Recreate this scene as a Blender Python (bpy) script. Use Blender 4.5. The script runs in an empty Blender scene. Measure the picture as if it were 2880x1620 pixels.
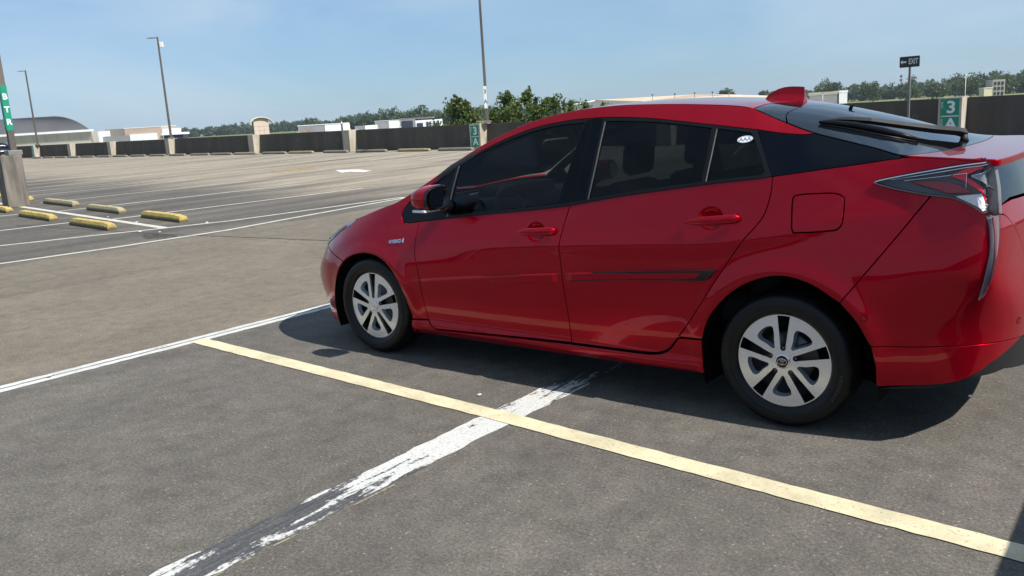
import bpy, bmesh, math, random
import numpy as np
from mathutils import Vector, Matrix
from mathutils.geometry import delaunay_2d_cdt
random.seed(4); rng = np.random.default_rng(4)
scene = bpy.context.scene
C = scene.collection
R = math.radians
# ---------------------------------------------------------------- camera
cam_d = bpy.data.cameras.new('camera'); cam = bpy.data.objects.new('camera', cam_d); C.objects.link(cam)
cam.matrix_world = Matrix(((.78424541, -.08015134, .6152519, 2.7318), (.61766535, .19471223, -.76195582, -4.4693),
                           (-.0587253, .97758013, .20220888, 1.4892), (0, 0, 0, 1)))
cam_d.sensor_fit = 'HORIZONTAL'; cam_d.sensor_width = 36; cam_d.lens = 36*2392.945/2880
cam_d.clip_start = .05; cam_d.clip_end = 12000
scene.camera = cam
# ---------------------------------------------------------------- sky and sun
SUN = Vector((1.0, .055, 1.06)).normalized()           # towards the sun: behind the car, a little to its far side
el = math.asin(SUN.z); az = math.atan2(SUN.x, SUN.y)
world = bpy.data.worlds.new('World'); scene.world = world; world.use_nodes = True
wn, wl = world.node_tree.nodes, world.node_tree.links; wn.clear()
sky = wn.new('ShaderNodeTexSky'); sky.sky_type = 'NISHITA'; sky.sun_disc = False
sky.sun_elevation = el; sky.sun_rotation = az; sky.altitude = 20; sky.air_density = 1.0; sky.dust_density = .35; sky.ozone_density = 1.6
bgd = wn.new('ShaderNodeBackground'); bgd.inputs['Strength'].default_value = .076
wout = wn.new('ShaderNodeOutputWorld')
# faint high cirrus veil over the whole dome
tc = wn.new('ShaderNodeTexCoord'); mp = wn.new('ShaderNodeMapping'); mp.inputs['Scale'].default_value = (1.0, 2.2, 6.0); mp.inputs['Rotation'].default_value = (0, 0, .5)
nz = wn.new('ShaderNodeTexNoise'); nz.inputs['Scale'].default_value = 1.5; nz.inputs['Detail'].default_value = 5; nz.inputs['Distortion'].default_value = .6
rp = wn.new('ShaderNodeValToRGB'); rp.color_ramp.elements[0].position = .38; rp.color_ramp.elements[0].color = (0, 0, 0, 1)
rp.color_ramp.elements[1].position = .74; rp.color_ramp.elements[1].color = (.75, .75, .75, 1)
mxw = wn.new('ShaderNodeMixRGB'); mxw.inputs['Color2'].default_value = (5.4, 6.6, 7.8, 1)
tint = wn.new('ShaderNodeMixRGB'); tint.blend_type = 'MULTIPLY'; tint.inputs['Fac'].default_value = 1; tint.inputs['Color2'].default_value = (.70, .90, 1.16, 1)      # humid blue summer air
veil = wn.new('ShaderNodeMixRGB'); veil.inputs['Fac'].default_value = .52; veil.inputs['Color2'].default_value = (3.0, 4.7, 6.6, 1)
for a, b in ((tc.outputs['Generated'], mp.inputs['Vector']), (mp.outputs[0], nz.inputs['Vector']), (nz.outputs['Fac'], rp.inputs['Fac']),
             (rp.outputs[0], mxw.inputs['Fac']), (sky.outputs[0], tint.inputs['Color1']), (tint.outputs[0], veil.inputs['Color1']), (veil.outputs[0], mxw.inputs['Color1']), (mxw.outputs[0], bgd.inputs['Color']), (bgd.outputs[0], wout.inputs['Surface'])):
    wl.new(a, b)
sun_d = bpy.data.lights.new('sun', 'SUN'); sun_d.energy = 5.0; sun_d.angle = R(.53); sun_d.color = (1.0, .945, .86)
sun = bpy.data.objects.new('sun', sun_d); C.objects.link(sun); sun.location = (20, 0, 30)
sun.rotation_euler = (-SUN).to_track_quat('-Z', 'Y').to_euler()
vs = scene.view_settings; vs.view_transform = 'Standard'; vs.look = 'None'; vs.gamma = 1; vs.exposure = .50; vs.use_curve_mapping = False
scene.render.engine = 'CYCLES'
cy = scene.cycles
cy.max_bounces = 10; cy.transparent_max_bounces = 12; cy.glossy_bounces = 5; cy.transmission_bounces = 6; cy.blur_glossy = .4
cy.sample_clamp_indirect = 12; cy.use_denoising = True; cy.caustics_reflective = True
# ---------------------------------------------------------------- helpers
def link(a, b, nt): nt.links.new(a, b)
def mat(name, col, rough=.6, metal=0., coat=0., spec=.5, coat_rough=.03, emit=None):
    m = bpy.data.materials.new(name); m.use_nodes = True; b = m.node_tree.nodes['Principled BSDF']
    b.inputs['Base Color'].default_value = (*col, 1); b.inputs['Roughness'].default_value = rough; b.inputs['Metallic'].default_value = metal
    b.inputs['Coat Weight'].default_value = coat; b.inputs['Coat Roughness'].default_value = coat_rough; b.inputs['Specular IOR Level'].default_value = spec
    return m
class NT:
    """small node-graph helper"""
    def __init__(s, m): s.t = m.node_tree; s.n = s.t.nodes; s.b = s.n.get('Principled BSDF')
    def new(s, typ, **kw):
        o = s.n.new(typ)
        for k, v in kw.items():
            if k.startswith('_'): setattr(o, k[1:], v)
        return o
    def ln(s, a, b): s.t.links.new(a, b)
    def coord(s, scale=(1, 1, 1), rot=(0, 0, 0), kind='Object', loc=(0, 0, 0)):
        t = s.n.new('ShaderNodeTexCoord'); m = s.n.new('ShaderNodeMapping'); m.inputs['Scale'].default_value = scale; m.inputs['Rotation'].default_value = rot; m.inputs['Location'].default_value = loc
        s.ln(t.outputs[kind], m.inputs['Vector']); return m.outputs[0]
    def world(s, scale=(1, 1, 1), rot=(0, 0, 0), loc=(0, 0, 0)):
        t = s.n.new('ShaderNodeNewGeometry'); m = s.n.new('ShaderNodeMapping'); m.inputs['Scale'].default_value = scale; m.inputs['Rotation'].default_value = rot; m.inputs['Location'].default_value = loc
        s.ln(t.outputs['Position'], m.inputs['Vector']); return m.outputs[0]
    def noise(s, vec, scale, detail=4, rough=.55, dist=0.):
        o = s.n.new('ShaderNodeTexNoise'); o.inputs['Scale'].default_value = scale; o.inputs['Detail'].default_value = detail; o.inputs['Roughness'].default_value = rough; o.inputs['Distortion'].default_value = dist
        s.ln(vec, o.inputs['Vector']); return o.outputs['Fac']
    def voro(s, vec, scale, feature='F1', out='Distance'):
        o = s.n.new('ShaderNodeTexVoronoi'); o.feature = feature; o.inputs['Scale'].default_value = scale; s.ln(vec, o.inputs['Vector']); return o.outputs[out]
    def ramp(s, fac, stops):
        o = s.n.new('ShaderNodeValToRGB'); e = o.color_ramp.elements
        while len(e) < len(stops): e.new(.5)
        for i, (p, c) in enumerate(stops):
            e[i].position = p; e[i].color = (*c, 1) if len(c) == 3 else c
        s.ln(fac, o.inputs['Fac']); return o.outputs['Color']
    def mix(s, fac, a, b, mode='MIX'):
        o = s.n.new('ShaderNodeMixRGB'); o.blend_type = mode
        for v, i in ((fac, 'Fac'), (a, 'Color1'), (b, 'Color2')):
            if hasattr(v, 'links'): s.ln(v, o.inputs[i])
            elif i == 'Fac': o.inputs[i].default_value = v
            else: o.inputs[i].default_value = (*v, 1)
        return o.outputs['Color']
    def math(s, op, a, b=None, clamp=False):
        o = s.n.new('ShaderNodeMath'); o.operation = op; o.use_clamp = clamp
        for i, v in enumerate((a, b)):
            if v is None: continue
            if hasattr(v, 'links'): s.ln(v, o.inputs[i])
            else: o.inputs[i].default_value = v
        return o.outputs[0]
    def bump(s, h, strength=.3, dist=.01):
        o = s.n.new('ShaderNodeBump'); o.inputs['Strength'].default_value = strength; o.inputs['Distance'].default_value = dist
        s.ln(h, o.inputs['Height']); s.ln(o.outputs[0], s.b.inputs['Normal'])
    def col(s, c): s.ln(c, s.b.inputs['Base Color'])
    def rough(s, c): s.ln(c, s.b.inputs['Roughness'])
def dusty(name, c1, c2, scale, rough=.8, bump=.0, bscale=40, stretch=(1, 1, 1), kind='world', metal=0., spec=.4):
    m = mat(name, c1, rough, metal, spec=spec); g = NT(m); v = g.world(stretch) if kind == 'world' else g.coord(stretch)
    g.col(g.ramp(g.noise(v, scale, 6, .6), [(.32, c1), (.68, c2)]))
    if bump: g.bump(g.noise(v, bscale, 4), bump, .01)
    return m
def ob(name, verts, faces, m=None, parent=None, smooth=False):
    me = bpy.data.meshes.new(name); me.from_pydata([tuple(v) for v in verts], [], [tuple(f) for f in faces]); me.update()
    if smooth: me.polygons.foreach_set('use_smooth', [True]*len(me.polygons))
    o = bpy.data.objects.new(name, me); C.objects.link(o)
    if m: me.materials.append(m)
    if parent: o.parent = parent
    return o
def obm(name, bm, m=None, parent=None, smooth=False):
    me = bpy.data.meshes.new(name); bm.to_mesh(me); bm.free()
    if smooth: me.polygons.foreach_set('use_smooth', [True]*len(me.polygons))
    o = bpy.data.objects.new(name, me); C.objects.link(o)
    if m: me.materials.append(m)
    if parent: o.parent = parent
    return o
def tag(o, label=None, cat=None, group=None, kind=None):
    for k, v in (('label', label), ('category', cat), ('group', group), ('kind', kind)):
        if v: o[k] = v
    return o
def empty(name, loc=(0, 0, 0), rz=0):
    o = bpy.data.objects.new(name, None); C.objects.link(o); o.location = loc; o.rotation_euler = (0, 0, rz); o.empty_display_size = .2; return o
def copy_tree(o, parent=None):
    c = o.copy(); C.objects.link(c)
    if parent: c.parent = parent
    for ch in [x for x in bpy.data.objects if x.parent == o]: copy_tree(ch, c)
    return c
def bbox(bm, lo, hi, rot=None, at=None):
    r = bmesh.ops.create_cube(bm, size=1); vs_ = r['verts']
    for v in vs_: v.co = Vector(((lo[i]+hi[i])/2+v.co[i]*(hi[i]-lo[i]) for i in range(3)))
    if rot is not None:
        for v in vs_: v.co = rot @ v.co
    if at is not None:
        for v in vs_: v.co += Vector(at)
    return vs_
def box(name, lo, hi, m, parent=None, bevel=0., seg=2):
    bm = bmesh.new(); bbox(bm, lo, hi)
    if bevel: bmesh.ops.bevel(bm, geom=bm.edges[:], offset=bevel, segments=seg, affect='EDGES', profile=.6)
    return obm(name, bm, m, parent, smooth=False)
def tube(pts, rad, n=10, caps=True):
    """swept tube, rad scalar or list; returns verts, faces"""
    pts = [Vector(p) for p in pts]; k = len(pts); rad = rad if hasattr(rad, '__len__') else [rad]*k; V = []; Fc = []
    up = Vector((0, 0, 1)) if abs((pts[1]-pts[0]).normalized().z) < .9 else Vector((1, 0, 0))
    for i, p in enumerate(pts):
        d = (pts[min(i+1, k-1)]-pts[max(i-1, 0)]).normalized(); a = d.cross(up).normalized(); b = d.cross(a).normalized()
        for j in range(n):
            t = 2*math.pi*j/n; V.append(p+(a*math.cos(t)+b*math.sin(t))*rad[i])
    for i in range(k-1):
        for j in range(n): Fc.append((i*n+j, i*n+(j+1) % n, (i+1)*n+(j+1) % n, (i+1)*n+j))
    if caps: Fc.append(tuple(range(n))[::-1]); Fc.append(tuple((k-1)*n+j for j in range(n)))
    return V, Fc
def tube_ob(name, pts, rad, m, parent=None, n=10, smooth=True):
    V, Fc = tube(pts, rad, n); o = ob(name, V, Fc, m, parent, smooth)
    if smooth:
        for p in o.data.polygons:
            if len(p.vertices) > 4: p.use_smooth = False
    return o
def lathe(prof, n=48, axis='y', mod=None):
    """prof: (radius, axial) list turned about the axis"""
    V = []; Fc = []; k = len(prof)
    for j in range(n):
        t = 2*math.pi*j/n; c, s = math.cos(t), math.sin(t)
        for i, (r, a) in enumerate(prof):
            rr = r+(mod(i, j) if mod else 0)
            V.append((rr*c, a, rr*s) if axis == 'y' else (rr*c, rr*s, a))
    for j in range(n):
        for i in range(k-1): Fc.append((j*k+i, j*k+i+1, ((j+1) % n)*k+i+1, ((j+1) % n)*k+i))
    return V, Fc
def text(name, s, size, m, parent=None, depth=.002, align='CENTER', space=1.0, bold=0.0):
    cu = bpy.data.curves.new(name, 'FONT'); cu.body = s; cu.size = size; cu.extrude = depth; cu.align_x = align; cu.align_y = 'CENTER'; cu.space_character = space; cu.offset = bold; cu.resolution_u = 3
    t = bpy.data.objects.new(name, cu); C.objects.link(t); bpy.context.view_layer.update()
    me = bpy.data.meshes.new_from_object(t.evaluated_get(bpy.context.evaluated_depsgraph_get())); bpy.data.objects.remove(t); bpy.data.curves.remove(cu)
    o = bpy.data.objects.new(name, me); C.objects.link(o); me.materials.clear(); me.materials.append(m)
    if parent: o.parent = parent
    return o
# ---------------------------------------------------------------- parking deck
LOT = math.atan2(-.09, 1)                      # the lot's long axis is turned a few degrees from the car
def deck_material():
    m = mat('worn_asphalt', (.11, .105, .098), .88, spec=.35); g = NT(m)
    w = g.world()
    sep = g.new('ShaderNodeSeparateXYZ'); g.ln(w, sep.inputs[0]); X, Y = sep.outputs[0], sep.outputs[1]
    xl = g.math('SUBTRACT', X, g.math('MULTIPLY', Y, .03))
    wob = g.math('MULTIPLY', g.math('SUBTRACT', g.noise(w, .9, 4), .5), 1.2)
    xw = g.math('ADD', xl, wob)
    def band(a, b, soft):      # 1 between x = a and x = b
        r1 = g.new('ShaderNodeMapRange'); r1.interpolation_type = 'SMOOTHSTEP'; g.ln(xw, r1.inputs[0]); r1.inputs[1].default_value = a-soft; r1.inputs[2].default_value = a+soft
        r2 = g.new('ShaderNodeMapRange'); r2.interpolation_type = 'SMOOTHSTEP'; g.ln(xw, r2.inputs[0]); r2.inputs[1].default_value = b-soft; r2.inputs[2].default_value = b+soft; r2.inputs[3].default_value = 1; r2.inputs[4].default_value = 0
        return g.math('MULTIPLY', r1.outputs[0], r2.outputs[0])
    grey = g.ramp(g.noise(w, 1.1, 5, .6), [(.30, (.096, .088, .078)), (.55, (.122, .112, .098)), (.75, (.150, .136, .118))])
    tan = g.ramp(g.noise(w, .8, 5, .6), [(.28, (.138, .117, .089)), (.55, (.178, .152, .116)), (.78, (.220, .189, .146))])
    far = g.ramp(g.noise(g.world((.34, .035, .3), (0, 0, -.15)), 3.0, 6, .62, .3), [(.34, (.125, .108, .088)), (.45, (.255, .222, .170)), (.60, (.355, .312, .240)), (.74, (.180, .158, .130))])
    col = g.mix(g.math('MULTIPLY', band(-8.6, -2.86, .10), .92), grey, tan)
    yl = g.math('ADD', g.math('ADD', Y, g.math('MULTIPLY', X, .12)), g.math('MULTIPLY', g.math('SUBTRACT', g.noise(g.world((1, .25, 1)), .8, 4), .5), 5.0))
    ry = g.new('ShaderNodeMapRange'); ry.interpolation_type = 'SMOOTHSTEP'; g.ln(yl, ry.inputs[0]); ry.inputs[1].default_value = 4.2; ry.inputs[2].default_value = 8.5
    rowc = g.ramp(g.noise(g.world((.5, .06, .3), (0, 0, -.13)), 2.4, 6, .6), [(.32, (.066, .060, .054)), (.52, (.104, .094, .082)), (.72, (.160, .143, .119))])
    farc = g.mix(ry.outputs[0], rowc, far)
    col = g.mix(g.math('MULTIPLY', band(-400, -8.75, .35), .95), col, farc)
    # dark tyre-polished streaks along the driving direction
    strk = g.noise(g.world((.9, .05, .3), (0, 0, -.12)), 2.6, 6, .6)
    col = g.mix(g.math('MULTIPLY', g.ramp(strk, [(.52, (0, 0, 0)), (.72, (1, 1, 1))]), .42), col, (.072, .068, .066))
    # reddish and greenish stains in the near stalls
    col = g.mix(g.math('MULTIPLY', g.ramp(g.noise(w, 1.7, 3), [(.5, (0, 0, 0)), (.75, (1, 1, 1))]), .22), col, (.150, .118, .115))
    col = g.mix(g.math('MULTIPLY', g.ramp(g.noise(g.world(loc=(5, 9, 0)), 2.3, 4), [(.55, (0, 0, 0)), (.8, (1, 1, 1))]), .25), col, (.090, .092, .075))
    # aggregate: dark matrix with pale chips
    fine = g.noise(w, 70, 7, .82); grit = g.noise(w, 210, 3, .8)
    col = g.mix(1.0, col, g.ramp(fine, [(.30, (.30, .30, .31)), (.47, (.82, .82, .82)), (.56, (1.10, 1.09, 1.07)), (.70, (2.0, 1.94, 1.84))]), 'MULTIPLY')
    col = g.mix(.8, col, g.ramp(grit, [(.32, (.55, .55, .55)), (.5, (1, 1, 1)), (.68, (1.7, 1.66, 1.6))]), 'MULTIPLY')
    vd = g.voro(w, 36); chip = g.ramp(vd, [(.09, (1, 1, 1)), (.19, (0, 0, 0))]); vc = g.voro(w, 36, out='Color')
    sc = g.new('ShaderNodeSeparateColor'); g.ln(vc, sc.inputs[0]); sel = g.ramp(sc.outputs[0], [(.60, (0, 0, 0)), (.78, (1, 1, 1))])
    col = g.mix(g.math('MULTIPLY', g.math('MULTIPLY', chip, sel), .55), col, (.40, .36, .29))
    col = g.mix(1.0, col, g.ramp(g.noise(w, 9, 5, .65), [(.32, (.80, .80, .80)), (.5, (1, 1, 1)), (.70, (1.18, 1.17, 1.15))]), 'MULTIPLY')
    # old scuffs
    sc2 = g.ramp(g.noise(g.world((1, 1, 1), loc=(3, 1, 0)), 5.5, 7, .7, 1.5), [(.66, (0, 0, 0)), (.74, (1, 1, 1))])
    col = g.mix(g.math('MULTIPLY', sc2, .16), col, (.30, .28, .26))
    g.col(col)
    g.bump(g.math('ADD', g.math('MULTIPLY', fine, 1.0), g.math('MULTIPLY', grit, .5)), .35, .005)
    g.rough(g.ramp(g.noise(w, 3, 3), [(.3, (.80, .80, .80)), (.7, (.95, .95, .95))]))
    return m
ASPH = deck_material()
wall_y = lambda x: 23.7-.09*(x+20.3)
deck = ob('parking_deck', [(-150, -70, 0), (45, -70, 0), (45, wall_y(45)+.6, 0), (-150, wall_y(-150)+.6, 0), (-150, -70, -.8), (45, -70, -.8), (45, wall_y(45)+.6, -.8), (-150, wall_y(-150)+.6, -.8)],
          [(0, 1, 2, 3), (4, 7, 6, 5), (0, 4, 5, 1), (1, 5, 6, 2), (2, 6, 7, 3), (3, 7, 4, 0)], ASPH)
tag(deck, 'worn grey asphalt top deck of the car park', None, None, 'structure')
def paint(name, c, wear, scale=9., dirt=.2, c2=None, stretch=(1, 1, 1), edge=None):
    m = mat(name, c, .75, spec=.3); g = NT(m); w = g.world(stretch)
    n1 = g.noise(w, scale, 8, .68, .4); fac = g.ramp(n1, [(wear-.02, (0, 0, 0)), (wear+.02, (1, 1, 1))])
    f2 = g.noise(g.world(), 80, 6, .8); fac = g.math('MULTIPLY', fac, g.ramp(f2, [(.26+dirt*.3, (0, 0, 0)), (.36+dirt*.3, (1, 1, 1))]))
    g.col(g.mix(g.ramp(g.noise(g.world(), 4.5, 7, .7), [(.35, (0, 0, 0)), (.7, (1, 1, 1))]), c, tuple(x*.66 for x in c)))
    g.bump(f2, .3, .004)
    tr = g.new('ShaderNodeBsdfTransparent'); mx = g.new('ShaderNodeMixShader'); out = g.n['Material Output']
    g.ln(fac, mx.inputs[0]); g.ln(tr.outputs[0], mx.inputs[1]); g.ln(g.b.outputs[0], mx.inputs[2]); g.ln(mx.outputs[0], out.inputs['Surface'])
    return m
LINE_WHITE = paint('worn_white_line_paint', (.60, .575, .50), .34, 7, .12)
LINE_BRIGHT = paint('white_line_paint', (.62, .62, .59), .38, 14, .2, stretch=(3, 1, 1))
LINE_CREAM = paint('cream_line_paint', (.66, .59, .395), .31, 26, .20)
LINE_FAINT = paint('faded_yellow_paint', (.45, .33, .12), .52, 3, .2)
ARROW = paint('arrow_paint', (.80, .80, .78), .2, 6, .02)
def strip(name, pts, wid, m, z=.004, parent=deck, ragged=0., n=0):
    """painted stripe along a polyline, with slightly uneven edges"""
    P = [Vector((*p, 0)) for p in pts]
    if ragged:
        Q = []
        for a, b in zip(P[:-1], P[1:]):
            k = max(2, int((b-a).length/.06))
            Q += [a+(b-a)*i/k for i in range(k)]
        P = Q+[P[-1]]
    V = []; Fc = []
    for i, p in enumerate(P):
        d = (P[min(i+1, len(P)-1)]-P[max(i-1, 0)]).normalized(); nrm = Vector((-d.y, d.x, 0))
        a, b = (random.uniform(-ragged, ragged) for _ in range(2)) if ragged else (0, 0)
        V += [(p+nrm*(wid/2+a)).to_tuple()[:2]+(z,), (p-nrm*(wid/2+b)).to_tuple()[:2]+(z,)]
    for i in range(len(P)-1): Fc.append((2*i+1, 2*i+3, 2*i+2, 2*i))
    return ob(name, V, Fc, m, parent)
strip('stall_line', [(-2.83, -1.245), (-.05, -1.372), (2.34, -1.528), (6.5, -1.79)], .118, LINE_CREAM, .0045, ragged=.003)
strip('bay_front_line', [(-3.10, -6.0), (-2.93, -2.55), (-2.86, -1.2), (-2.815, -.10), (-2.60, 4.0)], .150, LINE_BRIGHT, .002, ragged=.006)
TAR = mat('tar_joint', (.035, .034, .034), .7); strip('joint_seal', [(-3.10, -6.0), (-2.93, -2.55), (-2.86, -1.2), (-2.815, -.10), (-2.60, 4.0)], .013, TAR, .0035, ragged=.002)
# old cross line: black cover paint with the white worn through
def old_line():
    m = mat('overpainted_line', (.05, .05, .052), .6); g = NT(m); w = g.world(); sep = g.new('ShaderNodeSeparateXYZ'); g.ln(w, sep.inputs[0])
    cov = g.ramp(g.math('MULTIPLY', g.math('ADD', sep.outputs[1], 5.0), .2), [(.10, (.50, .50, .50)), (.36, (.50, .50, .50)), (.43, (.57, .57, .57)), (.48, (.60, .60, .60)), (.535, (.49, .49, .49)), (.60, (.41, .41, .41)), (.70, (.385, .385, .385)), (.77, (.44, .44, .44)), (.83, (.49, .49, .49)), (.89, (.57, .57, .57)), (.96, (.62, .62, .62))])
    n = g.math('ADD', g.math('MULTIPLY', g.noise(g.world((9, 1.5, 1), (0, 0, .06)), 1.6, 7, .66, .5), .75), g.math('MULTIPLY', g.noise(w, 30, 5, .7), .25))
    f = g.math('MULTIPLY', g.math('SUBTRACT', n, g.math('SUBTRACT', cov, .012)), 26, True)
    gr = g.noise(w, 80, 6, .8); f = g.math('MULTIPLY', f, g.ramp(gr, [(.34, (.25, .25, .25)), (.48, (1, 1, 1))]))
    g.col(g.mix(f, g.ramp(g.math('ADD', g.math('MULTIPLY', g.noise(g.world((30, 3, 1)), 2, 4), .4), g.math('MULTIPLY', gr, .6)), [(.36, (.030, .030, .031)), (.5, (.068, .067, .066)), (.64, (.135, .130, .122))]), (.56, .56, .535)))
    g.bump(n, .4, .01)
    return m
strip('old_bay_line', [(.105, -5.2), (.12, -3.1), (.118, -1.6), (.142, -.40), (.17, 1.5)], .190, old_line(), .002, ragged=.010)
EDGE = paint('thin_yellow_edge', (.36, .33, .22), .50, 10, .2); strip('old_edge_line', [(.225, -5.2), (.232, -3.1), (.236, -2.2)], .010, EDGE, .0035, ragged=.003)
# middle rows of stalls
def ln(name, *pts, w=.105, m=None): return strip(name, pts, w, m or LINE_WHITE, .004, ragged=.002)
for a, b in (((-12.66, 3.1), (-11.94, 8.55)), ((-15.95, 3.6), (-15.10, 9.28)), ((-19.1, 4.6), (-18.45, 9.97)), ((-22.5, 5.0), (-21.85, 10.62)), ((-24.6, 5.3), (-24.2, 10.5)), ((-26.6, 5.7), (-26.3, 10.5)), ((-29.4, 6.1), (-28.7, 10.5)), ((-32, 6.6), (-31.2, 10.7)), ((-35, 7), (-34, 11)), ((-38, 7.4), (-37, 11.4)), ((-41, 7.8), (-40, 11.8)), ((-44, 8.2), (-43, 12.2)),
             ((-14.4, -3.2), (-13.02, 2.95)), ((-17.6, -2.6), (-16.4, 3.4)), ((-20.8, -2.2), (-19.6, 3.9)), ((-24.2, -1.8), (-22.9, 4.4)), ((-27.5, -1.4), (-26.2, 4.8)), ((-30.8, -1), (-29.5, 5.3))):
    ln('stall_line', a, b)
ln('stall_line', (-24, 4.78), (-18.4, 3.92), (-10.1, 2.66), w=.13)
ln('stall_line', (-50, 8.8), (-24.5, 4.86), w=.13)
arc = [(-9.125+.10*math.cos(t)*1.2, 6.78+.26*math.sin(t)) for t in np.linspace(math.pi, 0, 7)]
ln('island_line', (-12.3, -4.5), (-10.97, .55), (-10.52, 1.64), (-10.05, 2.65), (-9.68, 3.6), (-9.47, 5.1), (-9.25, 6.7), *arc[1:-1], (-9.0, 6.6), (-8.9, 5.46), (-8.72, 3.9), (-8.58, 2.8), (-8.70, 1.12), (-8.92, -.24), (-9.6, -4.5), w=.10)
for x in (-18.94, -21.85, -24.95, -27.6, -30.0, -32.4, -35.2, -38.3, -41.6, -44.6, -47.5, -50.4, -53.3, -56.2, -59.1, -62, -65, -68, -71, -74): ln('stall_line', (x, 17.9-.03*(x+25)), (x-1.9, wall_y(x-1.9)-.35))
for x in (-16.0, -13.0, -10.0, -7.0): ln('stall_line', (x, 17.4), (x-1.9, 22.6))
for k in range(14):
    x = -24+k*2.75+.4; ln('stall_line', (x, -9.6-.06*x), (x+.45, -14.8-.06*x))
ln('stall_line', (-26, -13.2), (16, -15.8), w=.13)
fp = ob('faded_patch', [(-21.7, 12.95, .004), (-20.2, 12.5, .004), (-20.8, 14.85, .004), (-22.05, 15.2, .004)], [(0, 1, 2, 3)], LINE_FAINT, deck)
aw = [(-18.76, 13.53), (-17.41, 12.62), (-17.44, 12.95), (-16.56, 12.74), (-16.71, 13.21), (-17.58, 13.45), (-17.57, 13.74)]
ob('direction_arrow', [(x, y, .005) for x, y in aw], [tuple(range(len(aw)))], ARROW, deck)
strip('deck_joint', [(-14, 2.0), (-9.26, 2.2), (-7.9, 2.36), (-5.98, 2.57), (-2, 2.9)], .025, TAR, .003, ragged=.01)
OIL = paint('oil_stain', (.060, .056, .052), .50, 5, .1)
ob('oil_stain', [(-9.15+.42*math.cos(t)*(1+.2*math.sin(3*t)), 2.0+.20*math.sin(t), .0035) for t in np.linspace(0, 6.0, 14)], [tuple(range(14))], OIL, deck)
# stray bits lying on the asphalt
LIT = mat('pale_litter', (.55, .53, .48), .9)
for i, (x, y, s) in enumerate(((-.19, -1.187, .016), (-11.5, 2.95, .03), (-12.1, 2.75, .025), (-10.0, 2.2, .03), (-9.6, 2.3, .025), (-9.9, 3.3, .03), (-10.8, 3.4, .03), (-12.6, 3.0, .03), (-13.2, 3.3, .025))):
    bm = bmesh.new(); bmesh.ops.create_icosphere(bm, subdivisions=1, radius=s)
    for v in bm.verts: v.co.z = v.co.z*.35+s*.3; v.co.x *= random.uniform(.6, 1.2)
    o = obm('litter_scrap', bm, LIT, deck); o.location = (x, y, .002)
# ---------------------------------------------------------------- wheel stops
def stop_mat(name, c, side_dirt):
    m = mat(name, c, .85, spec=.25); g = NT(m); w = g.coord()
    geo = g.new('ShaderNodeNewGeometry'); sep = g.new('ShaderNodeSeparateXYZ'); g.ln(w, sep.inputs[0])
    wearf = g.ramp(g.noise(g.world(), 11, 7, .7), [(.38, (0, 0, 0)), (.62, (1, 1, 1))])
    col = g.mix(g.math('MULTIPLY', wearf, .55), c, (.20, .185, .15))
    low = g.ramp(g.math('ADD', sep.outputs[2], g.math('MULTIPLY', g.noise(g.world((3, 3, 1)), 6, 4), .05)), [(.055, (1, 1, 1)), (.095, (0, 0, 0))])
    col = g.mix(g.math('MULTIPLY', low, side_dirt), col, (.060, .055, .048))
    g.col(col); g.bump(g.noise(g.world(), 70, 5), .5, .01); return m
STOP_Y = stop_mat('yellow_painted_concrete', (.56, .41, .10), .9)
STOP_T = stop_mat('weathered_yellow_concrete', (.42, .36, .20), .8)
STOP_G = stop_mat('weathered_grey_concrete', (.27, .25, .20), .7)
def wheel_stop(a, b, m, label, group, broken=0.0, w=.155, h=.125):
    A = Vector((*a, 0)); B = Vector((*b, 0)); L = (B-A).length; rz = math.atan2(B.y-A.y, B.x-A.x)
    n = 22; V = []; Fc = []
    prof = [(-.5, 0), (-.49, .58), (-.36, .95), (-.30, 1.0), (.30, 1.0), (.36, .95), (.49, .58), (.5, 0)]
    for i in range(n+1):
        t = i/n; e = min(t, 1-t)*L; k = min(1, .86+e/.05*.14)
        r = broken*random.uniform(0, 1)*(1 if t > .9 else .15)
        for y, z in prof:
            V.append((-L/2+t*L+random.uniform(-.004, .004), y*w*(.9+.1*k)+random.uniform(-.002, .002), max(0, z*h*k*(1-r*.4)+(random.uniform(-.002, .002) if z else 0))))
    K = len(prof)
    for i in range(n):
        for j in range(K-1): Fc.append((i*K+j, i*K+j+1, (i+1)*K+j+1, (i+1)*K+j)[::-1])
        Fc.append((i*K+K-1, i*K, (i+1)*K, (i+1)*K+K-1)[::-1])
    Fc.append(tuple(range(K))); Fc.append(tuple(n*K+j for j in range(K))[::-1])
    o = ob('wheel_stop', V, Fc, m); o.location = (A+B)/2; o.rotation_euler.z = rz
    return tag(o, label, 'wheel stop', group)
mid = 'yellow wheel stops of the middle rows'
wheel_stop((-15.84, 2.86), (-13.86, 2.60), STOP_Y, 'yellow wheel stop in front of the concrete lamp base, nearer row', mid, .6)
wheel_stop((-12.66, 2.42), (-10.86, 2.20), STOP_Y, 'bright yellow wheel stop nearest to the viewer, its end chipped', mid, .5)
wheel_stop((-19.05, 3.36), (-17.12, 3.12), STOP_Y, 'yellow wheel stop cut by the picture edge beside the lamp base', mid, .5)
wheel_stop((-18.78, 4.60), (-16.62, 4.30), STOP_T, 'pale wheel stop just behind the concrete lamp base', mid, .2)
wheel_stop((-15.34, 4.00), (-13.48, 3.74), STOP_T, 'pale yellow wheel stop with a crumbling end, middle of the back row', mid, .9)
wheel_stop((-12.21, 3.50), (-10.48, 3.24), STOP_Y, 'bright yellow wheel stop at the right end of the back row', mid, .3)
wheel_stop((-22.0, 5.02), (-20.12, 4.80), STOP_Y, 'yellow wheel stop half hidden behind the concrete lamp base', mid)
wheel_stop((-24.7, 5.36), (-22.88, 5.14), STOP_Y, 'small yellow wheel stop end showing at the picture edge', mid)
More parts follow.
